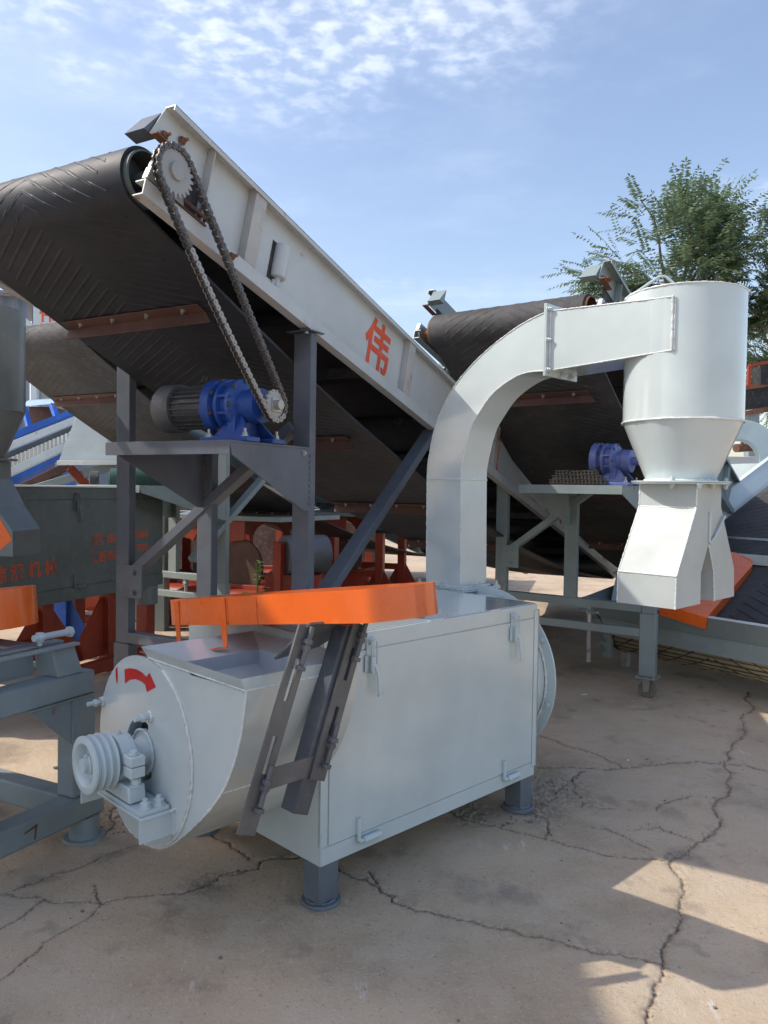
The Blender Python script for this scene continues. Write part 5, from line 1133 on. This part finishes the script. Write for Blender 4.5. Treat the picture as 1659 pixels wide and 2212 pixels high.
part('wall', paint('dark_rust_sheet', (.075, .04, .032), .7, .25, .3, .5, .2), bn, .01, ((-3.6, -.02, .12), (1.55, 0, 1.35))); part('wall', MATS['dark_rust_sheet'], bn, .01, ((-3.6, 1.5, .12), (1.55, 1.52, 1.35))); part('floor', MATS['dark_rust_sheet'], bn, .01, ((-3.6, .001, .10), (1.55, 1.499, .14)))
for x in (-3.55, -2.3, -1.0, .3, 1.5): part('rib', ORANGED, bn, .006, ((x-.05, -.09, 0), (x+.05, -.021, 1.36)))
for x in (-3.6, 1.54): part('end_wall', MATS['dark_rust_sheet'], bn, .01, ((x, .001, .141), (x+.01, 1.499, 1.35)))
# blue stand
bs_ = thing('blue_stand', 'bright blue steel post and base plate under the dark grey machine', 'stand', tuple(W3(133, 1350, 6.6).xy)+(0,), 0); b0 = bs_.location.copy()
m = MB(); p = W3(133, 1285, 6.6)-b0; m.box((p.x-.06, p.y-.05, .08), (p.x+.06, p.y+.05, p.z+.3)); m.build('post', BLUEF, bs_, .003)
m = MB(); m.box((-.42, -.35, .0), (.10, .25, .08)); m.build('base', BLUEF, bs_, .003)
m = MB(); m.prism([V((.055, 0, .55)), V((.3, 0, .081)), V((.055, 0, .081))], (0, .01, 0)); m.build('gusset', BLUEF, bs_)

# far wall closing the yard
m = MB(); m.box((-45, 30, 0), (45, 30.25, 2.3)); m.box((-45, 29.95, 2.301), (45, 30.3, 2.38)); o = m.build('boundary_wall', BRICKW, None); tag(o, 'long low rendered wall closing the far side of the yard', 'wall')

# ================================================================== TREES AND WEED
def tree(label, base, height, crown_c, crown_r, ntw, seed, leaf, group=None, leaflet=.075, name='ash_tree', cat='tree', droop=.25):
    rg = random.Random(seed); t = thing(name, label, cat, base, 0, group)
    tk = MB(); cc = V(crown_c)-V(base)
    def limb(a, e, r0, r1, seg=6, wob=.06):
        pts = []
        for i in range(seg+1):
            f = i/seg; pts.append(a.lerp(e, f)+V((rg.uniform(-wob, wob), rg.uniform(-wob, wob), 0))*(1 if 0 < i < seg else 0))
        rings = []
        for i, p in enumerate(pts):
            d = pts[min(i+1, seg)]-pts[max(i-1, 0)]; _, s, u = frame_of(d); r = r0+(r1-r0)*i/seg
            rings.append([p+(s*math.cos(k*1.0472)+u*math.sin(k*1.0472))*r for k in range(6)])
        tk.loft(rings); return pts
    fork = V((cc.x*.9, cc.y*.9, cc.z-crown_r[2]*.75)); limb(V((0, 0, 0)), fork, .13*height/6, .09*height/6)
    tips = []
    for k in range(9):
        a = k*2*math.pi/9+rg.uniform(-.3, .3); rr = rg.uniform(.45, .95); el = rg.uniform(-.25, 1.0)
        e = cc+V((math.cos(a)*crown_r[0]*rr*math.cos(el*.8), math.sin(a)*crown_r[1]*rr*math.cos(el*.8), crown_r[2]*math.sin(el)*.9))
        pts = limb(fork, e, .034*height/6, .008, 6, .10)
        tips += pts[2:]
        for _ in range(5):
            s = pts[rg.randrange(2, 6)]; dd = V((rg.uniform(-1, 1), rg.uniform(-1, 1), rg.uniform(-.2, 1.0))).normalized()*rg.uniform(.35, .75)*crown_r[0]*.6
            q = limb(s, s+dd, .011, .004, 4, .04); tips += q[1:]
    tk.build('trunk', BARK, t, 0, 60)
    lf = MB()
    def leaflet_q(p, d, side, n, ln):
        w = ln*.36; a = p; b_ = p+d*ln*.45+side*w*.5; c = p+d*ln; e = p+d*ln*.45-side*w*.5; c = c-V((0, 0, ln*.18)); lf.add([a, b_, c, e], [(0, 1, 2, 3)])
    for _ in range(ntw):
        s = tips[rg.randrange(len(tips))]+V((rg.gauss(0, .12), rg.gauss(0, .12), rg.gauss(0, .12)))*crown_r[0]*.55
        o = (s-cc); o = V((o.x/crown_r[0], o.y/crown_r[1], o.z/crown_r[2])); 
        out = V((o.x, o.y, o.z*.7+.25)).normalized()
        d = (out+V((rg.gauss(0, .45), rg.gauss(0, .45), rg.gauss(0, .4)))).normalized(); ln = rg.uniform(.35, .80)*crown_r[0]/1.9; n = rg.randint(9, 15); p = s.copy()
        for i in range(n):
            d = (d+V((0, 0, -droop*.10))).normalized(); p = p+d*ln/n; sd_ = d.cross(V((0, 0, 1))); sd_ = sd_.normalized() if sd_.length > .05 else V((1, 0, 0))
            k = leaflet*rg.uniform(.75, 1.2)*(1-.35*abs(i/n-.45))
            for sg in (-1, 1): leaflet_q(p, (sd_*sg+d*.45+V((0, 0, rg.uniform(-.45, .1)))).normalized(), d, None, k)
        leaflet_q(p, d, sd_, None, leaflet)
    lf.build('crown', leaf, t, 0, 0)['kind'] = 'stuff'; return t
c = dep(1476, 570, 14); tree('tall ash tree with feathery leaves standing behind the cyclone', (c.x+.25, 14.3, 0), 7.5, c, (1.68, 1.4, 1.36), 760, 11, LEAF, leaflet=.115)
c = dep(1436, 660, 14.5); tree('low leafy ash tree between the rear conveyor head and the cyclone', (c.x+.3, 14.6, 0), 5.5, c+V((.4, 0, -.35)), (1.25, 1.1, .75), 420, 12, LEAF, leaflet=.11)
c = dep(1690, 610, 14); tree('ash tree cut off by the right edge of the picture', (c.x, 14.2, 0), 6.5, c, (1.0, 1.1, 1.6), 420, 13, LEAF, leaflet=.115)
c = dep(1660, 775, 20); tree('dense dark tree farther back at the right edge', (c.x+.3, 20, 0), 5.5, c+V((.5, 0, -.4)), (1.7, 1.4, 1.4), 700, 14, LEAF2, leaflet=.12)
c = dep(955, 850, 24); tree('distant tree peeking out between the front conveyor and the pipe', (c.x, 24, 0), 5.5, c, (1.3, 1.2, 1.3), 380, 15, LEAF2, leaflet=.13)
def weed(base, h):
    t = thing('weed', 'leafy green weed growing up behind the orange guard', 'weed', base, 0); rg = random.Random(4)
    st_ = MB(); lf = MB()
    stems = [(V((0, 0, 0)), V((.02, .0, h)), .006), (V((0, 0, 0)), V((.07, .03, h*.80)), .005), (V((0, 0, 0)), V((-.07, -.02, h*.78)), .005)]
    for a, e, r in stems:
        pts = [a.lerp(e, i/10)+V((rg.uniform(-.01, .01), rg.uniform(-.01, .01), 0)) for i in range(11)]; st_.path(pts, r, 6)
        for i in range(3, 11):
            for _ in range(5):
                an = rg.uniform(0, 6.28); d = V((math.cos(an), math.sin(an), rg.uniform(-.25, .5))).normalized(); ln = rg.uniform(.07, .125)*(1.25-i/14); p = pts[i]+V((0, 0, rg.uniform(-.04, .04)))
                st_.path([p, p+d*ln*.4], .0018, 4)
                for k in (-.7, 0, .7):
                    dd = (Matrix.Rotation(k, 3, 'Z') @ d); s = dd.cross(V((0, 0, 1))).normalized(); q = p+d*ln*.3; l2 = ln*.8
                    lf.add([q, q+dd*l2*.45+s*l2*.24, q+dd*l2-V((0, 0, l2*.15)), q+dd*l2*.45-s*l2*.24], [(0, 1, 2, 3)])
    st_.build('stem', WEEDL, t); lf.build('leaves', WEEDL, t, 0, 0)['kind'] = 'stuff'
p = dep(548, 1290, 4.9); weed((p.x, p.y, 0), 1.02)

# ================================================================== SMALL LITTER
def litter(name, label, cat, px, py, fn, mat):
    p = gnd(px, py); m = MB(); fn(m); o = m.build(name, mat, None, 0, 30); o.location = (p.x, p.y, .004); tag(o, label, cat)
litter('stone', 'dark stone on the sunlit concrete behind the grey pulley', 'stone', 121, 1661, lambda m: rock(m, (0, 0, 0), .022), STONE)
litter('cigarette_butt', 'pale cigarette butt on the shaded concrete near the caster wheel', 'cigarette butt', 1256, 1503, lambda m: m.tube((0, 0, .004), (.045, .012, .004), .004, 8), PAPER)
litter('paper_scrap', 'white crumpled scrap beside the crack right of the machine', 'scrap', 1356, 1645, lambda m: rock(m, (0, 0, 0), .012), PAPER)
litter('wood_chip', 'yellow sliver of wood on the concrete in front of the grey motor base', 'wood chip', 118, 1894, lambda m: m.box((0, 0, 0), (.035, .007, .004)), WOODC)
litter('stone', 'dark pebble on the concrete in front of the machine, below the grey drum', 'stone', 476, 2073, lambda m: rock(m, (0, 0, 0), .010), STONE)
litter('stone', 'grey pebble on the crack beside the far leg of the machine', 'stone', 1397, 1643, lambda m: rock(m, (0, 0, 0), .012), STONE)
litter('stone', 'small dark pebble at the left edge of the foreground concrete', 'stone', 178, 1972, lambda m: rock(m, (0, 0, 0), .010), STONE)
